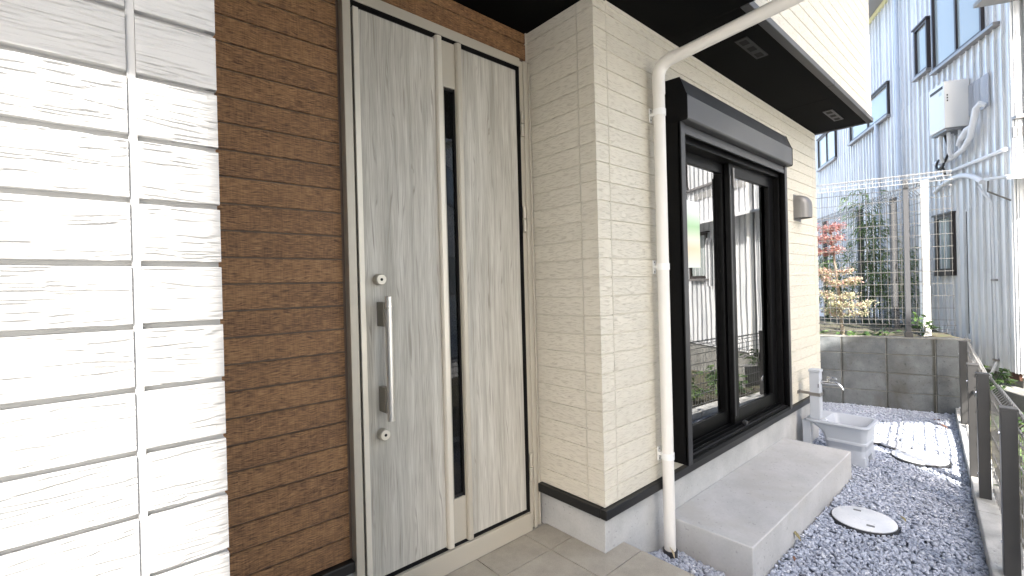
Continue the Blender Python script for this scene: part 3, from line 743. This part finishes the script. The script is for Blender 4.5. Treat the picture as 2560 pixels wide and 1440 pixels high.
# ================================================================== SINK AND WATER POST
def rrect(x0, x1, y0, y1, r, z, n=5):
    pts = []
    for cx, cy, a in ((x1-r, y1-r, 0), (x0+r, y1-r, 90), (x0+r, y0+r, 180), (x1-r, y0+r, 270)):
        for k in range(n+1):
            t = R(a+90*k/n); pts.append((cx+r*math.cos(t), cy+r*math.sin(t), z))
    return pts
sink = empty('sink_basin', (2.65, -.27, GZ), 'pale grey plastic garden sink basin on the gravel under the tap', 'sink')
X0, X1, Y0, Y1 = 2.47, 2.83, -.465, -.05
RZ = .105
outer = [rrect(X0+.034, X1-.034, Y0+.034, Y1-.135, .03, -.085), rrect(X0+.028, X1-.028, Y0+.028, Y1-.128, .035, -.045), rrect(X0+.024, X1-.024, Y0+.024, Y1-.124, .035, -.040),
         rrect(X0+.024, X1-.024, Y0+.024, Y1-.124, .035, -.024), rrect(X0+.028, X1-.028, Y0+.028, Y1-.122, .035, -.018), rrect(X0+.024, X1-.024, Y0+.024, Y1-.10, .04, .03), rrect(X0+.012, X1-.014, Y0+.014, Y1-.03, .05, .082),
         rrect(X0+.002, X1-.002, Y0+.002, Y1-.002, .055, .088), rrect(X0, X1, Y0, Y1, .055, .097), rrect(X0+.004, X1-.004, Y0+.004, Y1-.004, .053, RZ),
         rrect(X0+.020, X1-.020, Y0+.022, Y1-.115, .045, RZ), rrect(X0+.027, X1-.027, Y0+.030, Y1-.120, .04, RZ-.008), rrect(X0+.045, X1-.045, Y0+.050, Y1-.135, .04, -.01), rrect(X0+.065, X1-.06, Y0+.07, Y1-.15, .03, -.016)]
MB().loft(outer, True, True).build('basin', 'plastic', sink, smooth=True)
ped = MB()
px0, px1, py0, py1 = X0+.036, X1-.036, Y0+.036, Y1-.138
ped = MB().loft([rrect(px0-.006, px1+.006, py0-.006, py1+.006, .03, -.128), rrect(px0, px1, py0, py1, .03, -.05)], True, True)
ped.build('pedestal', 'plastic', sink, smooth=True)
lw = .082
for lx in (px0-.010, px1+.010-lw*1.15):
    for ly in (py0-.010, py1+.010-lw*1.3):
        ped = MB().loft([[(lx-.002, ly-.002, GZ-.02), (lx+lw*1.15, ly-.002, GZ-.02), (lx+lw*1.15, ly+lw*1.3, GZ-.02), (lx-.002, ly+lw*1.3, GZ-.02)],
                         [(lx+.006, ly+.006, -.12), (lx+lw*1.15-.004, ly+.006, -.12), (lx+lw*1.15-.004, ly+lw*1.3-.004, -.12), (lx+.006, ly+lw*1.3-.004, -.12)]])
        ped.build('leg', 'plastic', sink, bevel=.006)
MB().tube([(2.50, -.145, .1095), (2.50, -.160, .1155), (2.50, -.185, .1185), (2.505, -.20, .112), (2.51, -.205, .095)], .0028, 6).build('plug_chain', 'chrome', sink, smooth=True)
post = empty('water_post', (2.535, -.12, -.2), 'pale grey plastic standpipe with chrome tap against the cream wall', 'standpipe')
MB().box(2.497, 2.567, -.157, -.087, RZ+.001, .472).build('column', 'plastic', post, bevel=.006, seg=3)
MB().box(2.492, 2.572, -.162, -.082, .472, .493).build('cap', 'plastic', post, bevel=.005, seg=3)
MB().box(2.505, 2.560, -.085, -.030, -.3, RZ-.02).build('riser_casing', 'plastic', post, bevel=.004)
MB().box(2.4945, 2.5695, -.1605, -.0845, .285, .312).box(2.525, 2.54, -.0845, .0, .288, .309).box(2.50, 2.565, -.006, -.0005, .285, .312).build('wall_strap', 'strap', post, bevel=.001)
MB().cyl((2.4943, -.148, .355), (2.496, -.148, .385), .003, 6).build('marking', 'dark_plastic', post)
tp = MB().tube([(2.532, -.157, .395), (2.532, -.232, .395)], .0105, 14).tube([(2.532, -.157, .395), (2.532, -.163, .395)], .019, 18).tube([(2.532, -.205, .395), (2.532, -.205, .428)], .009, 12)
tp.tube([(2.532, -.232, .395)]+arc((2.532, -.236, .396), (2.532, -.285, .405), (2.532, -.300, .352), 8), [.0105]+[.0105-.0003*i for i in range(9)], 14)
tp = tp.build('tap_body', 'chrome', post, smooth=True)
MB().tube([(2.532, -.20, .431), (2.532, -.225, .435), (2.532, -.252, .432), (2.532, -.262, .428)], [.011, .008, .0075, .006], 12).build('tap_handle', 'chrome', post, smooth=True)

# ================================================================== FENCES
def wire_panel(parent, mat, o, d, nrm, length, z0, z1, vs, hs, rv, fold, foldw=.045):
    """welded mesh panel with V folds: o start, d direction, nrm fold direction, fold = list of fold heights"""
    prof = [(0, z0)]
    for fz in fold: prof += [(0, fz-foldw), (foldw*.9, fz), (0, fz+foldw)]
    prof += [(0, z1)]; prof = sorted(set(prof), key=lambda p: p[1])
    m = MB(); n = int(length/vs)
    for i in range(n+1):
        b = o+d*(i*vs+ .01)
        m.tube([b+nrm*q+Vector((0, 0, z)) for q, z in prof], min(rv, .0024), 4, False)
    zs = []; z = z0+.02
    while z < z1-.01:
        if all(abs(z-fz) > foldw*1.1 for fz in fold): zs.append((z, 0))
        z += hs
    for fz in fold: zs += [(fz-foldw, 0), (fz, foldw*.9), (fz+foldw, 0)]
    zs.append((z1-.012, 0))
    for z, q in zs:
        m.tube([o+nrm*(q+rv)+Vector((0, 0, z)), o+d*length+nrm*(q+rv)+Vector((0, 0, z))], rv*1.15, 4, False)
    return m.build('wire_panel', mat, parent)
# -- low dark fence along the kerb
PST = [Vector((4.049, -.844, 0)), Vector((2.615, -.992, 0)), Vector((2.239, -1.055, 0)), Vector((1.31, -1.180, 0)), Vector((.05, -1.325, 0)), Vector((-1.2, -1.47, 0))]
fr = empty('kerb_fence', PST[2]+Vector((0, 0, -.12)), 'low dark bronze mesh fence standing on the kerb', 'fence')
for i, p in enumerate(PST):
    a = kd*.026; b = kn*.026
    MB().obox(p-a-b+Vector((0, 0, -.3)), kd*.052, kn*.052, Vector((0, 0, .3+.606))).build('post', 'fence_dark', fr, bevel=.002)
    c = MB().obox(p-kd*.029-kn*.029+Vector((0, 0, .606)), kd*.058, kn*.058, Vector((0, 0, .011))).build('post_cap', 'fence_dark', fr, bevel=.002)
    for z in (.50, .02): MB().cyl(p-kn*.026+Vector((0, 0, z)), p-kn*.031+Vector((0, 0, z)), .006, 8).build('bolt', 'chrome', fr)
runs = [(Vector((4.60, -.783, 0)), PST[1]+kd*.06), (PST[2]-kd*.03, PST[3]+kd*.02), (PST[3]+kd*.03, PST[4])]
for a, b in runs:
    o = a+kn*.034; d = (b-a).normalized()
    wire_panel(fr, 'fence_wire', o, d, kn, (b-a).length, -.09, .60, .052, .105, .0034, [.545], .035)
MB().tube([PST[2]+Vector((0, 0, .44)), PST[1]+Vector((0, 0, .44))], .009, 8).build('link_bar', 'fence_dark', fr)
# -- tall mesh fence on the block wall
f1 = empty('wall_mesh_fence', BW(-.2, .06, .56), 'tall pale wire mesh fence on top of the block wall', 'fence')
for s in (-.2, 1.75):
    MB().obox(BW(s-.022, .03, .5), bd*.044, -bn*.044, Vector((0, 0, 1.71))).build('post', 'fence_post', f1, bevel=.003)
    MB().obox(BW(s-.032, .02, .565), bd*.064, -bn*.064, Vector((0, 0, .06))).build('post_base', 'fence_dark', f1, bevel=.003)
wire_panel(f1, 'fence_lt', BW(-.56, .045, 0), bd, bn, 2.3, .60, 2.25, .0565, .125, .0026, [2.155, .70], .05)
wire_panel(f1, 'fence_glare', BW(-.56, .0415, 0), bd, bn, 2.3, 2.085, 2.262, .0565, .3, .0040, [2.155], .05)  # paler copy of the top fold, carries its painted glare
# -- fence of the neighbour plot, parallel to the ribbed building
an = R(32.5); fd = Vector((math.cos(an), math.sin(an), 0)); fnn = Vector((-fd.y, fd.x, 0)); FP = Vector((5.225, -.465, 0))
f2 = empty('plot_mesh_fence', FP+Vector((0, 0, .55)), 'grey wire mesh fence with sunlit corner post running along the ribbed building', 'fence')
for t in (0, .638, 1.55, 2.9):
    w = .036 if t == 0 else .03
    MB().obox(FP+fd*(t-w)-fnn*w+Vector((0, 0, .4)), fd*2*w, fnn*2*w, Vector((0, 0, 1.86 if t == 0 else 1.79))).build('post', 'white_plastic' if t == 0 else 'fence_post', f2, bevel=.004)
wire_panel(f2, 'fence_lt', FP-fd*.04+fnn*.04, fd, fnn, 4.2, .62, 2.25, .0565, .125, .0026, [2.155, .72], .05)

wire_panel(f2, 'fence_glare', FP-fd*.04+fnn*.0435, fd, fnn, 4.2, 2.085, 2.262, .0565, .3, .0036, [2.155], .05)

# ================================================================== RIBBED STEEL BUILDING
an = R(29.5); dA = Vector((math.cos(an), math.sin(an), 0)); nA = Vector((-dA.y, dA.x, 0)); A0 = Vector((5.0, -1.12, 0))
K0 = A0-dA*.10; dB = -nA; nB = -dA
def PA(s, h, z): return A0+dA*s+nA*h+Vector((0, 0, z))
def PB(s, h, z): return K0+dB*s+nB*h+Vector((0, 0, z))
bld = empty('ribbed_steel_building', PA(3, -2, -.2), 'tall building clad in pale ribbed steel sheets behind the block wall', 'building')
def sheet(fn, s0, s1_, z0, z1, step=.1135, phase=0, proud=0.):
    xs = [s0]; hs = [0]
    k = math.floor((s0-phase)/step)
    while True:
        c = phase+k*step; k += 1
        if c > s1_+.03: break
        for dx, hh in ((-.0085, 0), (-.007, .021), (.007, .021), (.0085, 0)):
            if s0+.001 < c+dx < s1_-.001: xs.append(c+dx); hs.append(hh)
    xs.append(s1_); hs.append(0)
    m = MB(); vs = []
    for x, h in zip(xs, hs): vs += [fn(x, h+proud, z0), fn(x, h+proud, z1)]
    m.add(vs, [(2*i, 2*i+2, 2*i+3, 2*i+1) for i in range(len(xs)-1)])
    return m.build('metal_sheet', 'corr', bld)
LEN = 9.2
for (z0, z1, pr) in ((.24, 1.93, .006), (1.915, 3.54, .003), (3.525, 5.34, 0)):
    s = -.10
    while s < LEN: sheet(PA, s, min(s+.908, LEN), z0, z1, .1135, .02, pr); s += .908
    s = 0
    while s < 7: sheet(PB, s, min(s+.908, 7), z0, z1, .1135, .02, pr); s += .908
c = [PA(-.095, -.006, 0), PA(LEN, -.006, 0), PA(LEN, -8, 0), PB(6.99, -.006, 0)]
MB().loft([[p+Vector((0, 0, z)) for p in (PA(-.09, -.01, 0), PA(LEN, -.01, 0), PA(LEN, -7, 0), PA(-.09, -7, 0))] for z in (.20, 5.34)]).build('core_wall', 'corr', bld)
MB().loft([[p+Vector((0, 0, z)) for p in (PA(-.06, -.04, 0), PA(LEN, -.04, 0), PA(LEN, -6.9, 0), PA(-.06, -6.9, 0))] for z in (-.35, .235)]).build('footing', 'grey_conc', bld)
MB().obox(PA(-.5, -.03, -.35), dA*3, nA*.20, Vector((0, 0, .35+.10))).build('footing_ledge', 'grey_conc', bld, bevel=.01)
MB().obox(PA(-.095, -.02, .17), dA*.14, nA*.022, Vector((0, 0, .075))).build('rusty_edge', 'rust', bld)
MB().obox(PA(-.105, .002, .24), dA*.05, nA*.016, Vector((0, 0, 5.1))).obox(PB(0, .002, .24), dB*.05, nB*.016, Vector((0, 0, 5.1))).build('corner_trim', 'corr', bld)
MB().obox(PA(-.5, -.1, 5.34), dA*(LEN+.9), nA*.42, Vector((0, 0, .11))).build('eave', 'eave', bld)
MB().obox(PA(-.3, .002, 5.27), dA*(LEN+.3), nA*.030, Vector((0, 0, .068))).build('eave_trim', 'eave_yellow', bld)
MB().loft([[p+Vector((0, 0, z)) for p in (PA(-.5, .1, 0), PA(LEN+.4, .1, 0), PA(LEN+.4, -7.2, 0), PA(-.5, -7.2, 0))] for z in (5.46, 5.6)]).build('roof', 'eave', bld)
def awin(fn, da, na, s0, s1_, z0, z1, panes=2, hood=.02, frame=.028, sill=True, matp='frost', sills=None):
    e = empty('window', fn((s0+s1_)/2, 0, z0), parent=bld)
    m = MB(); dp = .05
    for a, b, c_, d_ in ((s0, s0+frame, z0, z1), (s1_-frame, s1_, z0, z1), (s0+frame, s1_-frame, z1-frame, z1), (s0+frame, s1_-frame, z0, z0+frame*1.3)):
        m.obox(fn(a, .0, c_), da*(b-a), na*dp, Vector((0, 0, d_-c_)))
    w = (s1_-s0-2*frame)/panes
    for k in range(1, panes):
        c_ = s0+frame+w*k; m.obox(fn(c_-.014, .016, z0+frame*1.3), da*.028, na*.026, Vector((0, 0, z1-z0-2.3*frame)))
    m.build('frame', 'bframe', e)
    for k in range(panes):
        a = s0+frame+w*k+(.0142 if k else 0); b = s0+frame+w*(k+1)-(.0142 if k < panes-1 else 0)
        MB().obox(fn(a, .018, z0+frame*1.3), da*(b-a), na*.005, Vector((0, 0, z1-z0-2.3*frame))).build('pane', matp, e)
    if sill:
        a, b = sills or (s0-.03, s1_+.03)
        MB().obox(fn(a, .0, z0-.035), da*(b-a), na*.075, Vector((0, 0, .033))).build('sill', 'bsill', e, bevel=.003)
    if hood: MB().obox(fn(s0-.02, 0, z1+.001), da*(s1_-s0+.04), na*.065, Vector((0, 0, .02))).build('hood', 'bframe', e)
    return e
awin(PA, dA, nA, .26, 1.20, 3.69, 4.75, 2, sills=(.03, 1.22))
awin(PA, dA, nA, 1.31, 1.63, 3.79, 4.41, 1)
awin(PA, dA, nA, 2.43, 3.95, 3.60, 4.07, 2)
awin(PA, dA, nA, 4.72, 5.82, 3.56, 4.20, 2)
awin(PA, dA, nA, .876, 1.24, 1.23, 1.92, 1, frame=.04, sill=False)
MB().obox(PA(.876, .0, 1.195), dA*.36, nA*.06, Vector((0, 0, .07))).build('window_box', 'bframe', bld)
awin(PB, dB, nB, .93, 1.40, 1.25, 1.96, 1, frame=.035)
awin(PB, dB, nB, 1.47, 2.9, 2.76, 3.6, 2)
awin(PB, dB, nB, 3.2, 4.6, 1.0, 1.96, 2)
MB().obox(PB(-.02, 0, 2.665), dB*6, nB*.06, Vector((0, 0, .035))).build('ledge', 'bsill', bld, bevel=.004)
MB().obox(PB(-.02, 0, 2.50), dB*1.3, nB*.018, Vector((0, 0, .10))).build('shadow_band', 'eave', bld)  # grey strip painting the shade below the ledge
# canopies on the sunlit face, their ends show at the right edge of the photograph
cn = MB().loft([[PB(s, h, z) for h, z in ((.0, 2.115), (.0, 2.135), (.30, 2.098), (.335, 2.085), (.33, 2.055), (.30, 2.078))] for s in (-.24, 3.6)]).build('canopy', 'lagging', bld)
MB().tube([PB(-.22, .03, 2.10), PB(-.22, .02, 2.0), PB(-.05, .02, 1.90)], .008, 8).build('canopy_brace', 'fence_lt', bld)
MB().obox(PB(-.29, 0, 3.79), dB*2.4, nB*.34, Vector((0, 0, .045))).build('canopy', 'eave', bld, bevel=.006)
for s in (.87, .945):
    MB().tube([PB(s, .035, 1.13), PB(s, .035, 1.80), PB(s-.03, .035, 1.86)], .022, 10).build('downpipe', 'lagging', bld, smooth=True)
MB().tube([PB(.10, .05, .2), PB(.10, .05, 5.3)], .038, 14).build('downpipe', 'white_plastic', bld, smooth=True)
# pipes on the shaded face
for s, z0, z1 in ((2.09, .55, 5.3), (2.81, .55, 3.6)):
    p = MB().tube([PA(s, .055, z0), PA(s, .055, z1)], .028, 12)
    p = p.build('downpipe', 'dpipe', bld, smooth=True)
    for z in ((4.1, 3.14, 2.2, 1.3) if s < 2.5 else (3.4, 2.5, 1.5)): MB().tube([PA(s, .055, z), PA(s, .055, z+.03)], .033, 12).build('collar', 'dpipe', p, smooth=True)
MB().tube([PA(1.55, .045, 2.42), PA(1.02, .045, 2.40), PA(-.06, .045, 2.405)], .020, 10).build('conduit', 'lagging', bld, smooth=True)
hs_ = arc(PA(1.20, .05, 2.22), PA(.62, .07, 2.42), PA(.22, .09, 2.15), 14)
MB().tube(hs_, .026, 10).build('hose', 'lagging', bld, smooth=True)
tpipe = MB().tube([PA(.30, .08, 2.12), PA(.205, .05, 1.97), PA(.185, .035, 1.93), PA(.165, .035, .30)], .011, 8).build('drain_tube', 'lagging', bld, smooth=True)
for z in (1.13, .32): MB().obox(PA(.13, .0, z), dA*.07, nA*.05, Vector((0, 0, .02))).build('clip', 'bsill', tpipe)
MB().tube([PA(.165, .035, .30), PA(.19, .06, .20), PA(.24, .10, .06)], .014, 8).build('drain_foot', 'lagging', bld, smooth=True)
MB().tube([PA(.62, .03, .55), PA(.62, .03, 1.9)], .004, 6).build('cable', 'cable', bld)

# -- water heater on the wall, its pipes
ht = empty('water_heater', PA(.71, .12, 2.82), 'pale box-shaped gas water heater hung on the ribbed steel wall', 'water heater')
MB().obox(PA(.55, .012, 2.83), dA*.32, nA*.222, Vector((0, 0, .515))).build('casing', 'heater', ht, bevel=.006)
MB().obox(PA(.575, .2345, 3.27), dA*.25, nA*.004, Vector((0, 0, .03))).build('flue_slot', 'heater_dk', ht)
MB().obox(PA(.60, .2345, 3.21), dA*.05, nA*.0015, Vector((0, 0, .035))).build('badge', 'dpipe', ht)
for z in (3.18, 3.15, 3.12): MB().obox(PA(.5485, .20, z), dA*.002, nA*.012, Vector((0, 0, .018))).build('side_slot', 'heater_dk', ht)
MB().obox(PA(.556, .02, 2.80), dA*.305, nA*.20, Vector((0, 0, .029))).build('base_plate', 'vent_grey', ht)
MB().obox(PA(.22, .014, 2.92), dA*.33, nA*.010, Vector((0, 0, .34))).build('heater_shadow', 'shadow_grey', ht)  # flat grey panel painting the shadow on the wall beside the heater
for s, h, r, zb in ((.80, .16, .022, 2.56), (.66, .15, .018, 2.58), (.60, .08, .017, 2.62), (.74, .08, .014, 2.6)):
    MB().tube([PA(s, h, 2.80), PA(s, h, zb), PA(s+.03, h-.03, zb-.05)], r, 10).build('supply_pipe', 'lagging', ht, smooth=True)
lag = [PA(.215, .05, 2.93), PA(.24, .08, 2.96), PA(.29, .09, 2.93), PA(.34, .09, 2.80), PA(.40, .09, 2.66), PA(.52, .09, 2.57), PA(.74, .09, 2.525), PA(1.0, .08, 2.53), PA(1.13, .07, 2.56)]
MB().tube(lag, [.022, .029, .031, .030, .028, .027, .026, .025, .024], 12).build('lagged_pipe', 'lagging', ht, smooth=True)
MB().tube([PA(.60, .10, 2.63), PA(.56, .10, 2.68), PA(.48, .10, 2.71), PA(.43, .10, 2.75), PA(.36, .09, 2.77)], [.018, .025, .036, .034, .025], 12).build('lagged_pipe', 'lagging', ht, smooth=True)
lp = [PA(.74, .15, 2.79), PA(.70, .14, 2.66), PA(.72, .13, 2.58), PA(.80, .12, 2.52), PA(.88, .12, 2.47)]
lp += [PA(.97+.075*math.cos(t)-.05, .12, 2.50+.06*math.sin(t)) for t in [R(a) for a in range(-60, 300, 30)]]+[PA(.88, .11, 2.46), PA(.86, .10, 2.36)]
MB().tube(lp, .012, 8).build('black_cable', 'cable', ht, smooth=True)

# ================================================================== SUN AND SKY BLOCKERS (unseen buildings, placed and sized for their shade)
hs2 = Vector((math.cos(SUN_AZ), math.sin(SUN_AZ), 0)); hp = Vector((-hs2.y, hs2.x, 0))     # towards the sun, and across
def PN(w, t, z): return hp*w+hs2*t+Vector((0, 0, z))
NW0, NW1, NT = -.874, 2.56, 5.0
nb = empty('unseen_shade_house', PN(.9, 8, -.3), 'unseen narrow stucco house added to shade the entrance', 'house')  # added blocker, turned square to the sun
MB().obox(PN(NW0, NT, -.3), hp*(NW1-NW0), hs2*7, Vector((0, 0, 12.0))).build('wall', 'stucco', nb)
MB().obox(PN(NW0, NT, 11.701), hp*(NW1-NW0), hs2*7, Vector((0, 0, .15))).build('roof', 'eave', nb)
MB().obox(PN(NW1+.001, NT, 7.25), hp*1.70, hs2*.12, Vector((0, 0, 1.22))).build('sun_block_screen', 'stucco', nb)  # invented screen, sized to keep sun off the block wall
MB().obox(PN(NW1+.001, NT+.121, 8.18), hp*1.70, hs2*1.0, Vector((0, 0, .12))).build('sun_block_slab', 'stucco', nb)  # invented slab, blocks the same band of sun
for w_ in (-.1, 1.75):
    for z in (1.0, 3.8, 6.6):
        w = MB().obox(PN(w_-.45, NT-.05, z), hp*.9, hs2*.0495, Vector((0, 0, 1.2))).build('window', 'bframe', nb)
        MB().obox(PN(w_-.41, NT-.056, z+.04), hp*.82, hs2*.0055, Vector((0, 0, 1.12))).build('pane', 'frost', w)

n3 = empty('sky_block_mass', PN(9, 6, -.3), 'unseen tall stucco block added to hold back skylight', 'building')  # invented mass, cuts the sky fill reaching the side passage
MB().obox(PN(6.6, 3.5, -.3), hp*6, hs2*6, Vector((0, 0, 10.0))).build('wall', 'stucco', n3)
MB().obox(PN(6.5, 3.4, 9.701), hp*6.2, hs2*6.2, Vector((0, 0, .2))).build('roof', 'eave', n3)
for w_ in (7.4, 9.6, 11.8):
    for z in (1.0, 3.8, 6.6):
        w = MB().obox(PN(w_-.6, 3.45, z), hp*1.2, hs2*.0495, Vector((0, 0, 1.2))).build('window', 'bframe', n3)
        MB().obox(PN(w_-.55, 3.444, z+.05), hp*1.1, hs2*.0055, Vector((0, 0, 1.1))).build('pane', 'frost', w)

# ================================================================== PLANTS
def leafmesh(name, mat, centres, dirs, ln, wd, tints, parent, curl=.25):
    """each leaf: 4-point blade bent along its length"""
    vs = []; fs = []; tt = []
    for c, d, t, l in zip(centres, dirs, tints, ln):
        d = Vector(d).normalized(); sd_ = d.cross(Vector((random.uniform(-.5, .5), random.uniform(-.5, .5), 1))).normalized(); up_ = sd_.cross(d)
        w = l*wd; o = len(vs); c = Vector(c)
        vs += [c, c+d*l*.4+sd_*w*.5+up_*l*.06, c+d*l*.45-up_*l*.02, c+d*l*.4-sd_*w*.5+up_*l*.06, c+d*l-up_*l*curl]
        fs += [(o, o+1, o+2), (o, o+2, o+3), (o+1, o+4, o+2), (o+2, o+4, o+3)]; tt += [t]*5
    og = Vector(WL[parent]) if parent else Vector()
    me = bpy.data.meshes.new(name); me.from_pydata([tuple(Vector(v)-og) for v in vs], [], fs); me.update()
    at = me.attributes.new('tint', 'FLOAT', 'POINT'); at.data.foreach_set('value', np.clip(np.array(tt, np.float32), 0, 1))
    me.materials.append(M[mat])
    return place(name, me, og, parent)
def rv(s=1.): return Vector((random.gauss(0, s), random.gauss(0, s), random.gauss(0, s)))
# -- maple behind the mesh fence
mb = Vector((4.75, .20, .53))
mt = empty('maple_tree', mb, 'young maple with pink and yellow green leaves behind the mesh fence', 'tree')
trunk = [mb, mb+Vector((-.005, .012, .22)), mb+Vector((.02, .035, .50)), mb+Vector((.01, .06, .80)), mb+Vector((.0, .085, 1.1)), mb+Vector((.02, .10, 1.3))]
tm = MB().tube(trunk, [.021, .018, .016, .013, .010, .005], 8)
cl, cdirs, cln, ct = [], [], [], []
tiers = [(.26, .22, -.18, 800, .62), (.36, .25, -.26, 1000, .6), (.46, .22, .0, 800, .6), (.62, .22, -.06, 900, .5), (.74, .20, .06, 800, .42), (1.00, .19, .10, 800, .15), (1.12, .19, .06, 800, .10), (1.25, .14, .04, 500, .05)]
for zt, rad, off, cnt, tone in tiers:
    b0 = mb+Vector((.01, .04+.05*zt, zt-.06))
    for k in range(6):
        a = random.uniform(0, 6.28); e = b0+Vector((math.cos(a)*rad*.8, math.sin(a)*rad*.8+off*.5, .06+random.uniform(0, .05)))
        tm.tube([b0, (b0+e)/2+Vector((0, 0, .02)), e], [.006, .004, .0015], 5)
        for q in range(cnt//6):
            u = random.random()**.6; p = b0.lerp(e, .25+.85*u)+Vector((random.gauss(0, .035), random.gauss(0, .035), random.gauss(.005, .016)))
            cl.append(p); cdirs.append(Vector((random.gauss(0, 1), random.gauss(0, 1), random.uniform(-.7, .25)))); cln.append(random.uniform(.018, .036)); ct.append(tone+random.gauss(0, .2))
tm.build('trunk', 'bark', mt, smooth=True)
tag(leafmesh('crown', 'maple', cl, cdirs, cln, .62, ct, mt), kind='stuff')
# -- bamboo clump between the far fence and the steel wall
def bamboo(base, h, n, spread, label):
    e = empty('bamboo', base, label, 'bamboo', 'bamboo by the far fence')
    m = MB(); c_, d_, l_, t_ = [], [], [], []
    for i in range(n):
        b = base+Vector((random.uniform(-spread, spread), random.uniform(-spread, spread), 0))*.5
        hh = h*random.uniform(.7, 1); lean = Vector((random.uniform(-.2, .2), random.uniform(-.15, .15), 0))
        pts = [b+lean*(t*t)+Vector((0, 0, hh*t)) for t in (0, .25, .5, .75, 1)]
        m.tube(pts, [.008, .0075, .006, .004, .002], 6)
        for k in range(int(30*hh)):
            t = random.uniform(.22, 1); p = b+lean*t*t+Vector((0, 0, hh*t))
            a = random.uniform(0, 6.28); r = random.uniform(.03, .22)
            q = p+Vector((math.cos(a)*r, math.sin(a)*r, random.uniform(-.02, .1)))
            for _ in range(4):
                c_.append(q+rv(.02)); d_.append(Vector((math.cos(a)+random.gauss(0, .6), math.sin(a)+random.gauss(0, .6), random.uniform(-.9, .3)))); l_.append(random.uniform(.07, .14)); t_.append(.35+.4*t+random.gauss(0, .15))
    m.build('culms', 'leaf', e)
    tag(leafmesh('foliage', 'leaf', c_, d_, l_, .13, t_, e, .35), kind='stuff')
bamboo(Vector((6.55, .22, .53)), 1.95, 7, .35, 'tall bamboo clump rising above the mesh fence')
bamboo(Vector((6.25, -.02, .53)), 1.15, 7, .45, 'shorter bamboo clump beside the tall one')
bamboo(Vector((6.9, .75, .53)), 1.3, 6, .4, 'dark bamboo clump behind the maple')
# -- low plants
def plant(p, r, n, label, h=.18, broad=.55, tone=.6, group='broad leaf plants along the kerb fence', name='leafy_plant'):
    e = empty(name, p, label, 'plant', group); m = MB(); c_, d_, l_, t_ = [], [], [], []
    for i in range(n):
        a = random.uniform(0, 6.28); q = Vector((math.cos(a)*r*random.random(), math.sin(a)*r*random.random(), h*random.uniform(.3, 1)))
        m.tube([p, p+q*.5+Vector((0, 0, h*.2)), p+q], [.003, .0025, .0015], 4)
        for _ in range(3):
            c_.append(p+q); d_.append(Vector((math.cos(a)+random.gauss(0, .8), math.sin(a)+random.gauss(0, .8), random.uniform(-.4, .4)))); l_.append(random.uniform(.05, .10)); t_.append(tone+random.gauss(0, .2))
    m.build('stems', 'leaf', e); tag(leafmesh('leaves', 'leaf', c_, d_, l_, broad, t_, e), kind='stuff')
spots = [(4.45, -1.02, .10, .34, 'leafy plant against the ribbed wall by the end of the kerb fence'), (3.9, -1.12, -.15, .24, 'bushy plant outside the far end of the kerb fence'), (3.3, -1.28, -.15, .26, 'leafy plant outside the kerb fence beside the last long panel'),
         (2.75, -1.30, -.15, .30, 'yellow green plant outside the kerb fence near the paired posts'), (2.2, -1.38, -.15, .26, 'leafy plant behind the near kerb fence panel'), (3.6, -1.55, -.15, .3, 'leafy plant nearest the sunlit steel wall'), (2.5, -1.7, -.15, .28, 'leafy plant farthest from the kerb fence'), (4.15, -1.38, -.13, .3, 'leafy plant at the corner of the steel building')]
for i, (x, y, z, h, lb) in enumerate(spots): plant(Vector((x, y, z)), .20, 24 if i == 0 else 30, lb, h*(.7 if i == 0 else .85), .6, .35 if i in (0, 1) else (.55 if i % 2 else .7))
for i, (s, h, lb) in enumerate(((.25, .22, 'small weed under the maple'), (-.05, .35, 'small weed beside the mesh fence post'), (.55, .3, 'leafy weed at the left end of the raised bed'), (-.38, .45, 'small shrub right of the sunlit fence post'))):
    plant(BW(s, h, .54), .14, 9 if i < 3 else 18, lb, .06 if i < 3 else .24, .5, .35, 'weeds in the raised bed', 'weed')
# -- fallen leaves
def fallen(x, y, z, l, mat, yaw, tilt, label):
    m = MB(); d = Vector((math.cos(yaw)*math.cos(tilt), math.sin(yaw)*math.cos(tilt), math.sin(tilt))); sd_ = Vector((-math.sin(yaw), math.cos(yaw), .2)).normalized(); up_ = d.cross(sd_)
    c = Vector((x, y, z)); pts = []
    for t, w in ((0, .02), (.15, .10), (.4, .19), (.65, .17), (.85, .08), (1, .01)):
        q = c+d*l*t+up_*l*.12*math.sin(t*3)
        pts += [q-sd_*l*w, q-up_*l*.02, q+sd_*l*w]
    top = pts; bot = [p-up_*.0012 for p in pts]; k = len(top)
    fs = []
    for i in range(5):
        for j in range(2): fs.append((i*3+j, i*3+j+1, i*3+j+4, i*3+j+3)); fs.append((k+i*3+j+3, k+i*3+j+4, k+i*3+j+1, k+i*3+j))
    m.add(top+bot, fs)
    tag(m.build('fallen_leaf', mat, smooth=True), label, 'leaf', 'fallen leaves on the gravel')
fallen(1.06, -.44, -.165, .075, 'dry', R(75), R(35), 'olive green dry leaf leaning on the concrete step')
fallen(.86, -.47, -.172, .035, 'dry_brown', R(20), R(10), 'small reddish brown dry leaf on gravel beside the step')
fallen(.405, -.095, -.135, .055, 'dry_pale', R(100), R(65), 'pale dry leaf standing against the foot of the rain pipe')
fallen(1.70, -.77, -.172, .05, 'dry', R(40), R(12), 'olive dry leaf just beyond the near drain lid')
fallen(4.28, -.66, -.172, .10, 'dry_brown', R(160), R(8), 'brown curled leaf at the foot of the block wall')
fallen(4.0, -.74, -.172, .09, 'dry_brown', R(60), R(12), 'brown leaf lying against the far kerb')
